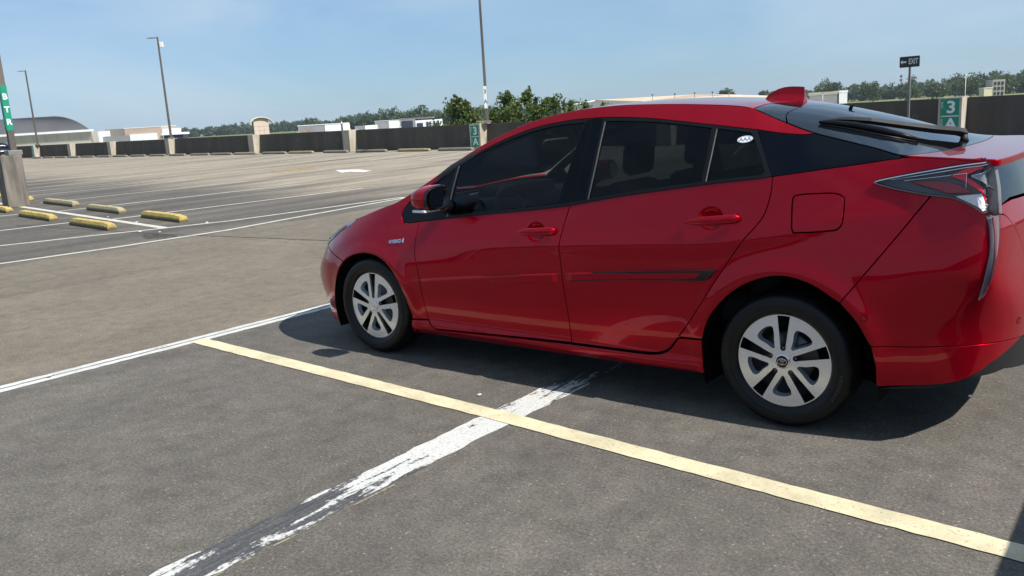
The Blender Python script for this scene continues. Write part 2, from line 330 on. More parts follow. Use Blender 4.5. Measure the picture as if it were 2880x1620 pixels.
ords = ['first', 'second', 'third', 'fourth', 'fifth', 'sixth', 'seventh', 'eighth', 'ninth', 'tenth', 'eleventh', 'twelfth', 'thirteenth', 'fourteenth', 'fifteenth', 'sixteenth', 'seventeenth', 'eighteenth', 'nineteenth', 'twentieth']
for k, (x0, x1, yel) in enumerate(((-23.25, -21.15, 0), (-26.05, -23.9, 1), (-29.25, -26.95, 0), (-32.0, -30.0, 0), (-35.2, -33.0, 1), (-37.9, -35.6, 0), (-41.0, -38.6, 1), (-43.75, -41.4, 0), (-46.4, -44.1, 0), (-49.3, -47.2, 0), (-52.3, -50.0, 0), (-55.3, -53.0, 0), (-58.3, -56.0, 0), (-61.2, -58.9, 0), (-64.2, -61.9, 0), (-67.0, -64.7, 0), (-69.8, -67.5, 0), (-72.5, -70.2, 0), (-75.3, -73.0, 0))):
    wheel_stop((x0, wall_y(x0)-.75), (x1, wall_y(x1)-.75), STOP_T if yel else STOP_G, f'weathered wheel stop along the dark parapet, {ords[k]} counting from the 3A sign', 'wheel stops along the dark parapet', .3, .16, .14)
# ---------------------------------------------------------------- parapet wall and piers
def wall_material():
    m = mat('mildew_shade_concrete', (.055, .052, .050), .9, spec=.2); g = NT(m); w = g.world()  # dark tone holds black mildew plus shade put into the colour
    st = g.noise(g.world((.9, .9, .10)), 1.6, 5, .6); bl = g.noise(w, .7, 5)
    col = g.ramp(st, [(.30, (.078, .069, .060)), (.55, (.100, .088, .077)), (.78, (.138, .122, .106))])
    col = g.mix(g.math('MULTIPLY', bl, .35), col, (.050, .046, .043))
    sep = g.new('ShaderNodeSeparateXYZ'); g.ln(w, sep.inputs[0])
    topf = g.ramp(sep.outputs[2], [(.90, (0, 0, 0)), (1.0, (1, 1, 1))])
    col = g.mix(g.math('MULTIPLY', topf, .25), col, (.10, .092, .08)); g.col(col); g.bump(g.noise(w, 40, 5), .25, .01); return m
WALLM = wall_material()
PIER = dusty('weathered_pier_concrete', (.30, .265, .21), (.46, .42, .345), 3.2, .9, .3, 50, (1, 1, .35))
HOLE = mat('patched_tie_hole', (.13, .125, .115), .9)
wall = empty('parapet_wall', (-35, wall_y(-35)+.45, 0)); tag(wall, 'dark stained concrete parapet running along the far edge of the deck', 'parapet wall', None, 'thing')
def wseg(x0, x1, h, off0=.45):
    y0, y1 = wall_y(x0)+off0, wall_y(x1)+off0; t = .22; lx, ly, _ = wall.location
    V = [(x0-lx, y0-ly, 0), (x1-lx, y1-ly, 0), (x1-lx, y1+t-ly, 0), (x0-lx, y0+t-ly, 0)]; V = V+[(x, y, h) for x, y, z in V]
    o = ob('wall_panel', V, [(0, 1, 5, 4), (1, 2, 6, 5), (2, 3, 7, 6), (3, 0, 4, 7), (4, 5, 6, 7), (3, 2, 1, 0)], WALLM, wall)
    for q in range(1, 5):
        if random.random() < .8 and x1-x0 > 6:
            xx = x0+(x1-x0)*q/4.6+random.uniform(-.2, .2); r = ring_plate('tie_hole', ellipse(.075, .10, 16), ellipse(.052, .075, 16), 0, .003, HOLE, wall)
            r.matrix_local = Matrix.Translation((xx-lx, wall_y(xx)+off0-.001-ly, .62)) @ Matrix.Rotation(R(90)+0, 4, 'X')
            r.rotation_euler.z = LOT
def ellipse(rx, ry, n=32, tilt=0): return [(rx*math.cos(t)*math.cos(tilt)-ry*math.sin(t)*math.sin(tilt), rx*math.cos(t)*math.sin(tilt)+ry*math.sin(t)*math.cos(tilt)) for t in np.linspace(0, 2*math.pi, n, endpoint=False)]
def plate(name, outline, z0, z1, m, parent=None):
    n = len(outline); V = [(x, y, z0) for x, y in outline]+[(x, y, z1) for x, y in outline]
    return ob(name, V, [tuple(range(n))[::-1], tuple(range(n, 2*n))]+[(i, (i+1) % n, n+(i+1) % n, n+i) for i in range(n)], m, parent)
def ring_plate(name, a, b, z0, z1, m, parent=None):
    n = len(a); V = [(x, y, z) for z in (z0, z1) for x, y in a]+[(x, y, z) for z in (z0, z1) for x, y in b]; Fc = []
    for i in range(n):
        j = (i+1) % n; Fc += [(n+i, n+j, 3*n+j, 3*n+i), (i, j, n+j, n+i), (2*n+j, 2*n+i, 3*n+i, 3*n+j)]
    return ob(name, V, Fc, m, parent)
px_ = [-150, -141, -132, -123, -114, -105, -96, -86.5, -77.3, -69.0, -61.0, -51.4, -40.6, -31.3, -21.95, -12.4, -3.0, 6.4, 15.8, 25.2, 34.6, 45]
for k in range(len(px_)-1): wseg(px_[k]+.4, px_[k+1]+.35, 1.065 if px_[k] < -14 else 1.145)
cover = dusty('concrete_coping', (.16, .15, .135), (.24, .225, .20), 2, .9)
for k, x in enumerate(px_[1:-1]):
    h = 1.085 if x < -14 else 1.17; y = wall_y(x)
    o = box('pier', (0, 0, 0), (.62 if x > -23 else .58, .66, h), PIER, wall, .012); o.location = (x-wall.location.x, y-wall.location.y, 0); o.rotation_euler.z = LOT
nw = empty('parapet_wall', (-20, -27, 0), LOT); tag(nw, 'dark concrete parapet along the near edge, out of the picture', 'parapet wall', None, 'thing')
for k in range(14):
    box('wall_panel', (-70+k*9.4, -.1, 0), (-70+k*9.4+9.0, .1, 1.07), WALLM, nw); box('pier', (-70+k*9.4-.42, -.2, 0), (-70+k*9.4+.02, .30, 1.09), PIER, nw, .01)
# ---------------------------------------------------------------- signs
GREEN = dusty('green_sign_sheet', (.008, .215, .135), (.012, .245, .155), 5, .45, kind='obj'); SIGN_W = mat('white_sign_sheet', (.72, .73, .72), .5); GREYM = dusty('galvanised_grey', (.17, .165, .16), (.24, .235, .225), 3, .5, metal=.4)
DARKPOLE = dusty('weathered_pole_paint', (.085, .075, .066), (.15, .135, .12), 2, .6, stretch=(1, 1, .2), metal=.2)
BLACK_SIGN = mat('black_sign_sheet', (.012, .014, .018), .4)
def level_sign(x, label, zt, wdt=.60, hgt=1.0):
    y = wall_y(x)-.012; root = empty('level_sign', (x+wdt/2, y, zt-hgt), LOT); tag(root, label, 'sign', 'level signs on the parapet piers')
    rot = Matrix.Rotation(R(90), 4, 'X')
    b = box('sign_board', (-wdt/2, -.012, 0), (wdt/2, .008, hgt), SIGN_W, root, .006)
    for z0, z1 in ((.50, .955), (.045, .47)):
        g_ = box('green_panel', (-wdt/2+.055, -.016, z0), (wdt/2-.055, -.0125, z1), GREEN, root)
    ln_ = box('divider', (-wdt/2+.09, -.0158, .473), (wdt/2-.09, -.0128, .497), SIGN_W, root)
    for s, z, sz in (('3', .715, .46), ('A', .255, .42)):
        t_ = text('sign_character', s, sz, SIGN_W, root, .002, bold=.011); t_.matrix_local = Matrix.Translation((.035, -.019, z)) @ rot @ Matrix.Scale(1.12, 4, (1, 0, 0))
    for s, z in (('LEVEL', .85), ('ROW', .38)):
        t_ = text('sign_text', s, .075, SIGN_W, root, .001); t_.matrix_local = Matrix.Translation((-.20, -.018, z-.05)) @ rot @ Matrix.Rotation(R(90), 4, 'Z')
    return root
level_sign(-21.97, 'green and white 3A sign on the pier under the middle lamp post', 1.06)
level_sign(-2.99, 'large green and white 3A sign on the pier behind the hatch glass', 1.175)
# narrow numbered sign on the far left pier
root = empty('level_sign', (-77.05, wall_y(-77.0)-.012, .15), LOT); tag(root, 'narrow green 3K sign on the pier below the far lamp', 'sign', 'level signs on the parapet piers')
box('sign_board', (-.28, -.02, 0), (.28, .008, .95), SIGN_W, root); box('green_panel', (-.24, -.026, .04), (.24, -.021, .91), GREEN, root)
for s, z in (('3', .68), ('K', .27)):
    t_ = text('sign_character', s, .42, SIGN_W, root, .002, bold=.008); t_.matrix_local = Matrix.Translation((0, -.03, z)) @ Matrix.Rotation(R(90), 4, 'X')
# exit sign on a perforated post
ex = empty('exit_sign', (-3.02, 19.0, 0), -.28); tag(ex, 'black exit sign with white arrow on a thin grey post', 'sign')
box('post', (-.026, .014, 0), (.026, .046, 2.26), GREYM, ex)
for k in range(40): plate('post_hole', ellipse(.009, .009, 8), 0, .001, BLACK_SIGN, ex).matrix_local = Matrix.Translation((0, .0135, .25+k*.05)) @ Matrix.Rotation(R(90), 4, 'X')
def rrect(w, h, r, n=5):
    out = []
    for cx, cy, a0 in ((w/2-r, h/2-r, 0), (-w/2+r, h/2-r, 90), (-w/2+r, -h/2+r, 180), (w/2-r, -h/2+r, 270)):
        for k in range(n+1): a = R(a0+90*k/n); out.append((cx+r*math.cos(a), cy+r*math.sin(a)))
    return out
rx = Matrix.Rotation(R(90), 4, 'X')
brd = plate('sign_board', rrect(.525, .265, .025), 0, .006, BLACK_SIGN, ex); brd.matrix_local = Matrix.Translation((0, .008, 2.135)) @ rx
t_ = text('sign_text', 'EXIT', .195, SIGN_W, ex, .001, bold=.002); t_.matrix_local = Matrix.Translation((.100, -.0005, 2.135)) @ rx @ Matrix.Scale(.62, 4, (1, 0, 0))
ar = plate('sign_arrow', [(-.240, 0), (-.185, .055), (-.185, .020), (-.085, .020), (-.085, -.020), (-.185, -.020), (-.185, -.055)], 0, .002, SIGN_W, ex); ar.matrix_local = Matrix.Translation((0, .0008, 2.135)) @ rx
# ---------------------------------------------------------------- lamp posts
def lamp_post(x, y, z0, z1, label, box_on=False, rz=0., arm=True, w=.115):
    root = empty('lamp_post', (x, y, z0), rz); tag(root, label, 'lamp post', 'lamp posts on the deck')
    bm = bmesh.new(); h = z1-z0
    r = bmesh.ops.create_cone(bm, segments=4, radius1=w*.75, radius2=w*.52, depth=h, cap_ends=True); bmesh.ops.rotate(bm, verts=bm.verts, cent=(0, 0, 0), matrix=Matrix.Rotation(R(45), 3, 'Z')); bmesh.ops.translate(bm, verts=bm.verts, vec=(0, 0, h/2))
    obm('pole', bm, DARKPOLE, root)
    box('base_cover', (-.15, -.15, 0), (.15, .15, .11), GREYM, root, .01)
    if arm:
        V = []; Fc = []; n = 12
        for i, (u, wd, th) in enumerate(((0, .05, .05), (.12, .06, .045), (.22, .13, .05), (.45, .17, .045), (.62, .16, .03), (.70, .10, .012))):
            for k in range(n):
                a = 2*math.pi*k/n; V.append((-u, wd*math.cos(a), h-.06+th*math.sin(a)*(1 if math.sin(a) > 0 else .5)+.01*u))
        for i in range(5):
            for k in range(n): Fc.append((i*n+k, i*n+(k+1) % n, (i+1)*n+(k+1) % n, (i+1)*n+k))
        Fc.append(tuple(5*n+k for k in range(n))); ob('lamp_head', V, Fc, GREYM, root, True)
    if box_on:
        cb = box('camera_box', (.10, -.07, h-.66), (.30, .10, h-.34), SIGN_W, root, .015); box('bracket', (.04, -.02, h-.56), (.11, .02, h-.42), GREYM, cb)
    return root
lamp_post(-50.95, wall_y(-50.95)+.30, 1.085, 7.65, 'tall lamp post with a white box, left of the small tower', True, .60)
lamp_post(-76.6, wall_y(-76.6)+.3, 1.085, 7.45, 'farthest lamp post, beside the curved roof terminal', False, .60)
lg = lamp_post(-21.15, wall_y(-21.15)+.33, 1.085, 7.7, 'lamp post above the 3A pier, its top out of the picture', False, .60)
box('pole_sign', (-.075, -.085, .62), (.06, -.075, 1.55), SIGN_W, lg)
for s, z in (('3', 1.32), ('A', .90)):
    t_ = text('sign_character', s, .24, GREEN, lg, .001, bold=.006); t_.matrix_local = Matrix.Translation((-.01, -.088, z)) @ rx
# concrete lamp base with the BTR sign post
pb = empty('concrete_lamp_base', (-18.80, 3.93, 0), LOT); tag(pb, 'stained square concrete base under the BTR sign post', 'concrete base')
CONC = dusty('stained_base_concrete', (.085, .077, .066), (.21, .192, .165), 2.4, .9, .35, 60, (2.2, 2.2, .35))
box('block', (-.23, -.23, 0), (.23, .23, 1.19), CONC, pb, .02)
bp = lamp_post(-18.76, 4.05, 1.19, 7.7, 'sign post with green BTR banner on the concrete base', False, LOT, True, .125)
bn = box('green_banner', (.062, -.062, .56), (.072, .070, 1.58), GREEN, bp)
for s, z in (('B', 1.32), ('T', 1.03), ('R', .75)):
    t_ = text('banner_letter', s, .185, SIGN_W, bn, .002, bold=.005); t_.matrix_local = Matrix.Translation((.0735, 0, z)) @ Matrix.Rotation(R(90), 4, 'Z') @ Matrix.Rotation(R(90), 4, 'X')
bn2 = box('green_banner', (-.060, -.074, .56), (.061, -.064, 1.58), GREEN, bp)
# ---------------------------------------------------------------- land beyond the deck
GROUND_Z = -9.0; HAZE = .0001
def grass_mat():
    m = mat('airfield_grass', (.12, .15, .055), .95, spec=.1); g = NT(m); w = g.world()
    col = g.ramp(g.noise(w, .012, 6, .6), [(.35, (.105, .135, .045)), (.55, (.165, .180, .075)), (.7, (.24, .22, .12))]); g.col(col); return m
lnd = ob('ground', [(-9000, -5000, GROUND_Z), (6000, -5000, GROUND_Z), (6000, 9000, GROUND_Z), (-9000, 9000, GROUND_Z)], [(0, 1, 2, 3)], grass_mat()); lnd['kind'] = 'structure'
APRON = dusty('pale_apron_concrete', (.42, .41, .38), (.52, .50, .46), .02, .9)
ap = ob('apron', [(-420, 60, GROUND_Z+.02), (-150, 60, GROUND_Z+.02), (-150, 300, GROUND_Z+.02), (-420, 330, GROUND_Z+.02)], [(0, 1, 2, 3)], APRON); ap['kind'] = 'structure'
# ---------------------------------------------------------------- foliage
def leaf_mat(name, c1, c2, c3, sc=.35, trans=.35):
    m = bpy.data.materials.new(name); m.use_nodes = True; g = NT(m); t = m.node_tree
    col = g.ramp(g.noise(g.world(), sc, 5, .7), [(.30, c1), (.52, c2), (.74, c3)])
    g.col(col); g.b.inputs['Roughness'].default_value = .55; g.b.inputs['Specular IOR Level'].default_value = .35
    tl = g.new('ShaderNodeBsdfTranslucent'); g.ln(g.mix(.5, col, (.22, .30, .04)), tl.inputs[0]); mx = g.new('ShaderNodeMixShader'); mx.inputs[0].default_value = trans
    g.ln(g.b.outputs[0], mx.inputs[1]); g.ln(tl.outputs[0], mx.inputs[2]); g.ln(mx.outputs[0], g.n['Material Output'].inputs[0]); return m
LEAF_NEAR = leaf_mat('maple_leaves', (.040, .070, .020), (.085, .125, .038), (.21, .23, .10), 1.6)
LEAF_FAR = leaf_mat('oak_leaves', (.032, .055, .026), (.052, .084, .038), (.080, .115, .052), .06, .2)
LEAF_FAR2 = leaf_mat('pale_oak_leaves', (.040, .068, .026), (.062, .098, .038), (.095, .130, .052), .15, .2)
BARK = dusty('tree_bark', (.075, .058, .042), (.13, .105, .08), 6, .95)
def leaf_mesh(name, cen, size, aspect=1.0, up=.0):
    """one two-triangle folded leaf per centre, random orientation"""
    n = len(cen); a = rng.normal(size=(n, 3)); a[:, 2] += up; a /= np.linalg.norm(a, axis=1)[:, None]
    b = np.cross(a, rng.normal(size=(n, 3))); b /= np.linalg.norm(b, axis=1)[:, None]; c = np.cross(a, b)
    s = (size*rng.uniform(.6, 1.3, n))[:, None]
    p0 = cen-b*s*.5; p1 = cen+c*s*.36*aspect+a*s*.10; p2 = cen+b*s*.55; p3 = cen-c*s*.36*aspect+a*s*.10
    V = np.stack([p0, p1, p2, p3], 1).reshape(-1, 3); F_ = np.arange(4*n).reshape(n, 4)
    me = bpy.data.meshes.new(name); me.vertices.add(4*n); me.vertices.foreach_set('co', V.ravel()); me.loops.add(4*n); me.loops.foreach_set('vertex_index', F_.ravel().astype(np.int32))
    me.polygons.add(n); me.polygons.foreach_set('loop_start', np.arange(0, 4*n, 4, dtype=np.int32)); me.polygons.foreach_set('loop_total', np.full(n, 4, np.int32)); me.update(); me.validate(); return me
def crown_points(center, rx, rz, nclump, per, clump_r, shell=.75):
    """leaf centres gathered in clumps through an uneven crown"""
    d = rng.normal(size=(nclump, 3)); d /= np.linalg.norm(d, axis=1)[:, None]; r = rng.uniform(0, 1, nclump)**(1/3)*(1-shell)+shell*rng.uniform(.55, 1.08, nclump)
    cc = np.array(center)+d*r[:, None]*np.array([rx, rx, rz]); cr = clump_r*rng.uniform(.6, 1.35, nclump)
    q = rng.normal(size=(nclump, per, 3)); q /= np.linalg.norm(q, axis=2)[..., None]; q *= (rng.uniform(0, 1, (nclump, per))**.5)[..., None]
    return (cc[:, None]+q*cr[:, None, None]).reshape(-1, 3), cc
def tree(name, x, y, z0, h, rx, label, group, lm, nclump=60, per=40, leaf=.3, clump_r=None, crown_frac=.62, spires=0):
    root = empty(name, (x, y, z0)); tag(root, label, 'tree', group)
    rz = h*crown_frac/2; cz = h-rz; pts, cc = crown_points((0, 0, cz), rx, rz, nclump, per, clump_r or rx*.28)
    for k in range(spires):
        a = rng.uniform(0, 6.28); r = rng.uniform(0, .75)*rx; t = np.linspace(0, 1, per*2)[:, None]
        base = np.array([r*math.cos(a), r*math.sin(a), cz+rz*math.sqrt(max(.05, 1-(r/rx)**2))*.82]); tip = base+np.array([rng.uniform(-.15, .15), rng.uniform(-.15, .15), rng.uniform(.35, .9)*clump_r*2.2])
        pts = np.concatenate([pts, base+(tip-base)*t+rng.normal(size=(per*2, 3))*(clump_r*.34*(1-t*.7))])
    me = leaf_mesh('crown', pts, leaf); me.materials.append(lm); o = bpy.data.objects.new('crown', me); C.objects.link(o); o.parent = root
    tr = tube_ob('trunk', [(0, 0, 0), (.02*h*.2, 0, h*.25), (0, .02*h*.2, h*.55), (0, 0, h*.8)], [h*.022, h*.017, h*.011, h*.004], BARK, root, 8)
    for k in range(6):
        c_ = cc[rng.integers(len(cc))]; s = h*rng.uniform(.35, .6); tube_ob('limb', [(0, 0, s), tuple((np.array((0, 0, s))+c_)/2+np.array((0, 0, h*.03))), tuple(c_)], [h*.008, h*.005, h*.002], BARK, root, 5)
    return root
nt_ = 'trees standing just beyond the parapet'
tree('maple_tree', -26.55, 28.4, GROUND_Z, 11.35, 1.55, 'leafy dark maple just left of the middle lamp post', nt_, LEAF_NEAR, 110, 70, .15, .42, .52, 7)
tree('maple_tree', -24.55, 30.6, GROUND_Z, 11.6, 1.55, 'tallest maple top just right of the middle lamp post', nt_, LEAF_NEAR, 105, 70, .15, .40, .50, 8)
tree('maple_tree', -25.2, 29.9, GROUND_Z, 10.7, 1.35, 'lower leafy maple between the two tall ones by the lamp post', nt_, LEAF_NEAR, 80, 60, .15, .38, .5, 5)
tree('maple_tree', -23.0, 31.5, GROUND_Z, 11.05, 1.6, 'broad maple top above the car bonnet and windscreen', nt_, LEAF_NEAR, 100, 60, .15, .42, .5, 7)
tree('maple_tree', -21.4, 32.8, GROUND_Z, 10.7, 1.5, 'rightmost small maple before the tan hangar wall', nt_, LEAF_NEAR, 80, 60, .15, .38, .5, 5)
# far woods: one mass along the horizon
def woods(name, rows, label, lm, leaf, per):
    P = []
    for (x0, y0, x1, y1, n, hmin, hmax, z0) in rows:
        for i in range(n):
            t = (i+rng.uniform(-.4, .4))/n; h = rng.uniform(hmin, hmax)*(1+.18*math.sin(t*21+x0)+.1*math.sin(t*57)); r = h*rng.uniform(.30, .44)
            c = np.array((x0+(x1-x0)*t+rng.normal()*6, y0+(y1-y0)*t+rng.normal()*6, z0+h*.50)); nc = 26
            p, _ = crown_points(c, r, h*.46, nc, per, r*.45, .7); P.append(p)
    me = leaf_mesh(name, np.concatenate(P), leaf); me.materials.append(lm); o = bpy.data.objects.new(name, me); C.objects.link(o); return tag(o, label, 'woods', None, 'stuff')
woods('treeline', [(-1900, 480, -1560, 800, 70, 12, 17, -9), (-1560, 800, -1150, 1000, 110, 12, 17, -9), (-1560, 830, -1150, 1040, 90, 14, 18, -9), (-1150, 1000, -760, 1050, 100, 13, 19, -9), (-1180, 1040, -700, 1100, 90, 15, 20, -9)], 'distant dark green woods along the horizon behind the small tower', LEAF_FAR, 3.0, 14)
woods('treeline', [(-790, 640, -690, 660, 34, 12, 15, -9), (-720, 650, -600, 680, 46, 15, 19, -9)], 'dark green woods rising behind the white hangars', LEAF_FAR, 2.2, 18)
woods('treeline', [(-380, 930, -300, 960, 30, 11, 16, -9), (-310, 930, -160, 1040, 60, 12, 19, -9), (-170, 900, -60, 1000, 46, 13, 20, -9), (-80, 880, 160, 1000, 80, 14, 22, -9)], 'dark green woods along the horizon behind the exit sign', LEAF_FAR, 2.4, 16)
tw = [(-206, 640, 17, 7.5), (-250, 640, 13, 6), (-232, 700, 19.0, 9), (-196, 700, 15.5, 8), (-168, 690, 14, 7), (-150, 700, 12, 8), (-126, 690, 16, 8), (-108, 700, 17, 9.5), (-86, 700, 15, 7), (-62, 700, 18, 9.5), (-40, 620, 21, 9), (-275, 610, 17, 7), (-262, 650, 14, 7), (-300, 640, 12, 4)]
side_of = ['left of the shark fin antenna', 'in front of the woods', 'tallest of the clump left of the exit post', 'beside the exit post', 'just right of the exit post', 'pale and low by the airport road', 'behind the thin street lamp', 'rounded and dark near the apartment block', 'under the apartment block', 'at the far right of the woods', 'largest, at the picture edge', 'above the roof, darkest', 'by the shark fin antenna', 'smallest, over the tan roof']
for k, (x, y, h, r) in enumerate(tw):
    tree('oak_tree', x, y, GROUND_Z, h, r, f'distant round oak {side_of[k]}', 'single oaks before the far woods', LEAF_FAR2 if k % 3 == 1 else LEAF_FAR, 46, 40, 1.3, r*.36, .78)
# ---------------------------------------------------------------- airport buildings
WHITE_B = dusty('white_metal_cladding', (.70, .71, .72), (.78, .79, .80), .2, .6); TAN_B = dusty('tan_cladding', (.40, .31, .245), (.46, .365, .29), .3, .8)
GREY_B = dusty('grey_cladding', (.20, .205, .215), (.25, .255, .265), .3, .7); BEIGE_B = dusty('beige_panel', (.33, .32, .275), (.38, .365, .315), .3, .8)
ROOF_M = dusty('standing_seam_metal', (.20, .195, .20), (.25, .245, .25), .3, .45, metal=.5); DARK_B = mat('dark_opening', (.020, .026, .045), .4)
PINK_B = dusty('pale_pink_stucco', (.52, .42, .35), (.58, .475, .40), .3, .85); BRICKG = dusty('brown_grey_block', (.20, .175, .155), (.26, .23, .20), .5, .9)
def slab(name, A, B, depth, z0, z1, m, parent=None, org=(0, 0)):
    """box whose front foot runs A to B, going back by depth"""
    A = Vector((A[0]-org[0], A[1]-org[1], 0)); B = Vector((B[0]-org[0], B[1]-org[1], 0)); d = (B-A).normalized(); n = Vector((-d.y, d.x, 0))*depth
    V = [A, B, B+n, A+n]; V = [(v.x, v.y, z) for z in (z0, z1) for v in V]
    return ob(name, V, [(0, 1, 5, 4), (1, 2, 6, 5), (2, 3, 7, 6), (3, 0, 4, 7), (4, 5, 6, 7), (3, 2, 1, 0)], m, parent)
# terminal with curved metal roof
o0 = (-178, 73); term = empty('terminal_building', (*o0, 0)); tag(term, 'airport terminal with a curved grey metal roof and beige panels', 'building')
A = Vector((-194, 60.0, 0)); B = Vector((-170.4, 79.2, 0)); d = (B-A).normalized(); nrm = Vector((-d.y, d.x, 0)); L = (B-A).length
slab('wall', A+nrm*.6, B+nrm*.6-d*.5, 3.5, GROUND_Z, 2.6, BEIGE_B, term, o0)
npan = 13
for k in range(npan):
    a = A+d*(L*k/npan+.03); b = A+d*(L*(k+1)/npan-.03); o_ = Vector((*o0, 0)); lean = nrm*.75
    V = [a+lean-o_+Vector((0, 0, .45)), b+lean-o_+Vector((0, 0, .45)), b-o_+Vector((0, 0, 2.62)), a-o_+Vector((0, 0, 2.62))]; V = V+[v+nrm*.12 for v in V]
    ob('facade_panel', V, [(0, 1, 2, 3), (1, 5, 6, 2), (4, 0, 3, 7), (3, 2, 6, 7), (4, 5, 1, 0), (7, 6, 5, 4)], BEIGE_B, term)
slab('white_base', A+nrm*.35, B+nrm*.35, .3, -.6, .42, WHITE_B, term, o0)
slab('fascia', A-nrm*.35-d*.2, B-nrm*.35+d*.25, 1.0, 2.66, 3.06, WHITE_B, term, o0)
V = []; Fc = []; na, ns = 14, 60
for i in range(na+1):
    u = i/na; ang = u*math.pi/2
    for k in range(ns+1):
        s = k/ns; p_ = A+d*((L-.2-7.6*(.5-.5*math.cos(ang)+u*.5)*1.35)*s)+nrm*(-.3+6*(1-math.cos(ang)))-Vector((*o0, 0)); V.append((p_.x, p_.y, 3.02+3.05*math.sin(ang)))
for i in range(na):
    for k in range(ns): Fc.append((i*(ns+1)+k, i*(ns+1)+k+1, (i+1)*(ns+1)+k+1, (i+1)*(ns+1)+k))
rf = ob('roof', V, Fc, ROOF_M, term, True)
for k in range(0, ns+1, 1):
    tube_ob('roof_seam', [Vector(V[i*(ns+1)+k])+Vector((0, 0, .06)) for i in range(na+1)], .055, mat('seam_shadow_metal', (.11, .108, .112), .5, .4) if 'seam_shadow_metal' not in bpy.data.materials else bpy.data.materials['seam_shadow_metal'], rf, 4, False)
# white concourse with grey and tan blocks
o0 = (-192, 100); con = empty('concourse_building', (*o0, 0)); tag(con, 'low white concourse with tan and dark grey blocks beyond the parapet', 'building')
slab('white_wall', (-202, 93), (-197.4, 96.6), 12, GROUND_Z, 2.75, WHITE_B, con, o0); slab('white_wall', (-199.5, 93.9), (-198.2, 94.9), 2, GROUND_Z, 1.62, WHITE_B, con, o0)
slab('grey_block', (-198.4, 96.0), (-194.72, 98.9), 8, GROUND_Z, 3.05, BRICKG, con, o0); slab('tan_block', (-194.7, 98.8), (-187.9, 104.2), 9, GROUND_Z, 2.98, TAN_B, con, o0); slab('coping', (-194.8, 98.65), (-187.8, 104.2), 9.3, 2.98, 3.10, WHITE_B, con, o0)
slab('grey_wall', (-198.9, 94.9), (-193.5, 99.2), 1, GROUND_Z, 1.45, GREY_B, con, o0)
for k in range(4): a = (-193.4+k*1.22, 99.25+k*.98); slab('white_panel', a, (a[0]+1.19, a[1]+.956), .8, GROUND_Z, 1.58, WHITE_B, con, o0)
slab('white_wall', (-187.8, 104.3), (-186.0, 105.8), 6, GROUND_Z, 2.45, WHITE_B, con, o0); slab('white_canopy', (-187.6, 103.9), (-183.6, 107.2), 4, .95, 1.42, WHITE_B, con, o0); slab('glazing', (-187.5, 104.4), (-184.0, 107.3), 3, GROUND_Z, .95, DARK_B, con, o0)
# small tower with barrel roof
tc_ = (-100.7, 69.5); tow = empty('stair_tower', (*tc_, 0)); tag(tow, 'small square tower with arched white roof and pink walls', 'tower')
ta = math.atan2(.62, .78); 
def tl(u, v): return (u*math.cos(ta+.38)-v*math.sin(ta+.38), u*math.sin(ta+.38)+v*math.cos(ta+.38))
def tbox(nm, u0, u1, v0, v1, z0, z1, m):
    Q = [tl(u0, v0), tl(u1, v0), tl(u1, v1), tl(u0, v1)]; V = [(x, y, z) for z in (z0, z1) for x, y in Q]
    return ob(nm, V, [(0, 1, 5, 4), (1, 2, 6, 5), (2, 3, 7, 6), (3, 0, 4, 7), (4, 5, 6, 7), (3, 2, 1, 0)], m, tow)
tbox('wall', -1.0, 1.0, -1.0, 1.0, GROUND_Z, 1.58, PINK_B)
tbox('wall', -1.0, 1.0, -1.0, 1.0, 1.60, 2.30, PINK_B); tbox('band', -1.01, 1.01, -1.01, 1.01, 1.575, 1.605, BRICKG)
tbox('side_cladding', -1.06, -1.005, -1.0, 1.0, GROUND_Z, 2.32, BRICKG)
for u in (-.34, .34): tbox('joint', u-.012, u+.012, -1.015, -1.001, .3, 1.57, BRICKG)
tbox('joint', -1.0, 1.0, -1.012, -1.001, 1.05, 1.07, BRICKG)
V = []; Fc = []; n = 12
for v in (-1.35, 1.35):
    for rr in (0, .11):
        for k in range(n+1):
            a = math.pi*(.14+.72*k/n); u = -1.72*math.cos(a); V.append((*tl(u, v), 1.52+rr+1.28*math.sin(a)**1.0*1.0))
for k in range(n):
    Fc += [(k, k+1, n+2+k, n+1+k)[::1], (2*(n+1)+k, 3*(n+1)+k, 3*(n+1)+k+1, 2*(n+1)+k+1), (n+1+k, n+2+k, 3*(n+1)+k+1, 3*(n+1)+k), (k, 2*(n+1)+k, 2*(n+1)+k+1, k+1)]
ob('barrel_roof', V, Fc, dusty('cream_roof_metal', (.58, .55, .46), (.66, .63, .54), .5, .5), tow)
V2 = [(*tl(-1.0, -.99), 2.29), (*tl(1.0, -.99), 2.29)]; V2 = [(*tl(u, -.995), 2.3) for u in (-1, 1)]+[(*tl(u, -.995), 1.52+1.28*math.sqrt(max(0, 1-(u/1.72)**2))) for u in np.linspace(1, -1, 9)]; ob('gable', V2, [tuple(range(len(V2)))], PINK_B, tow)
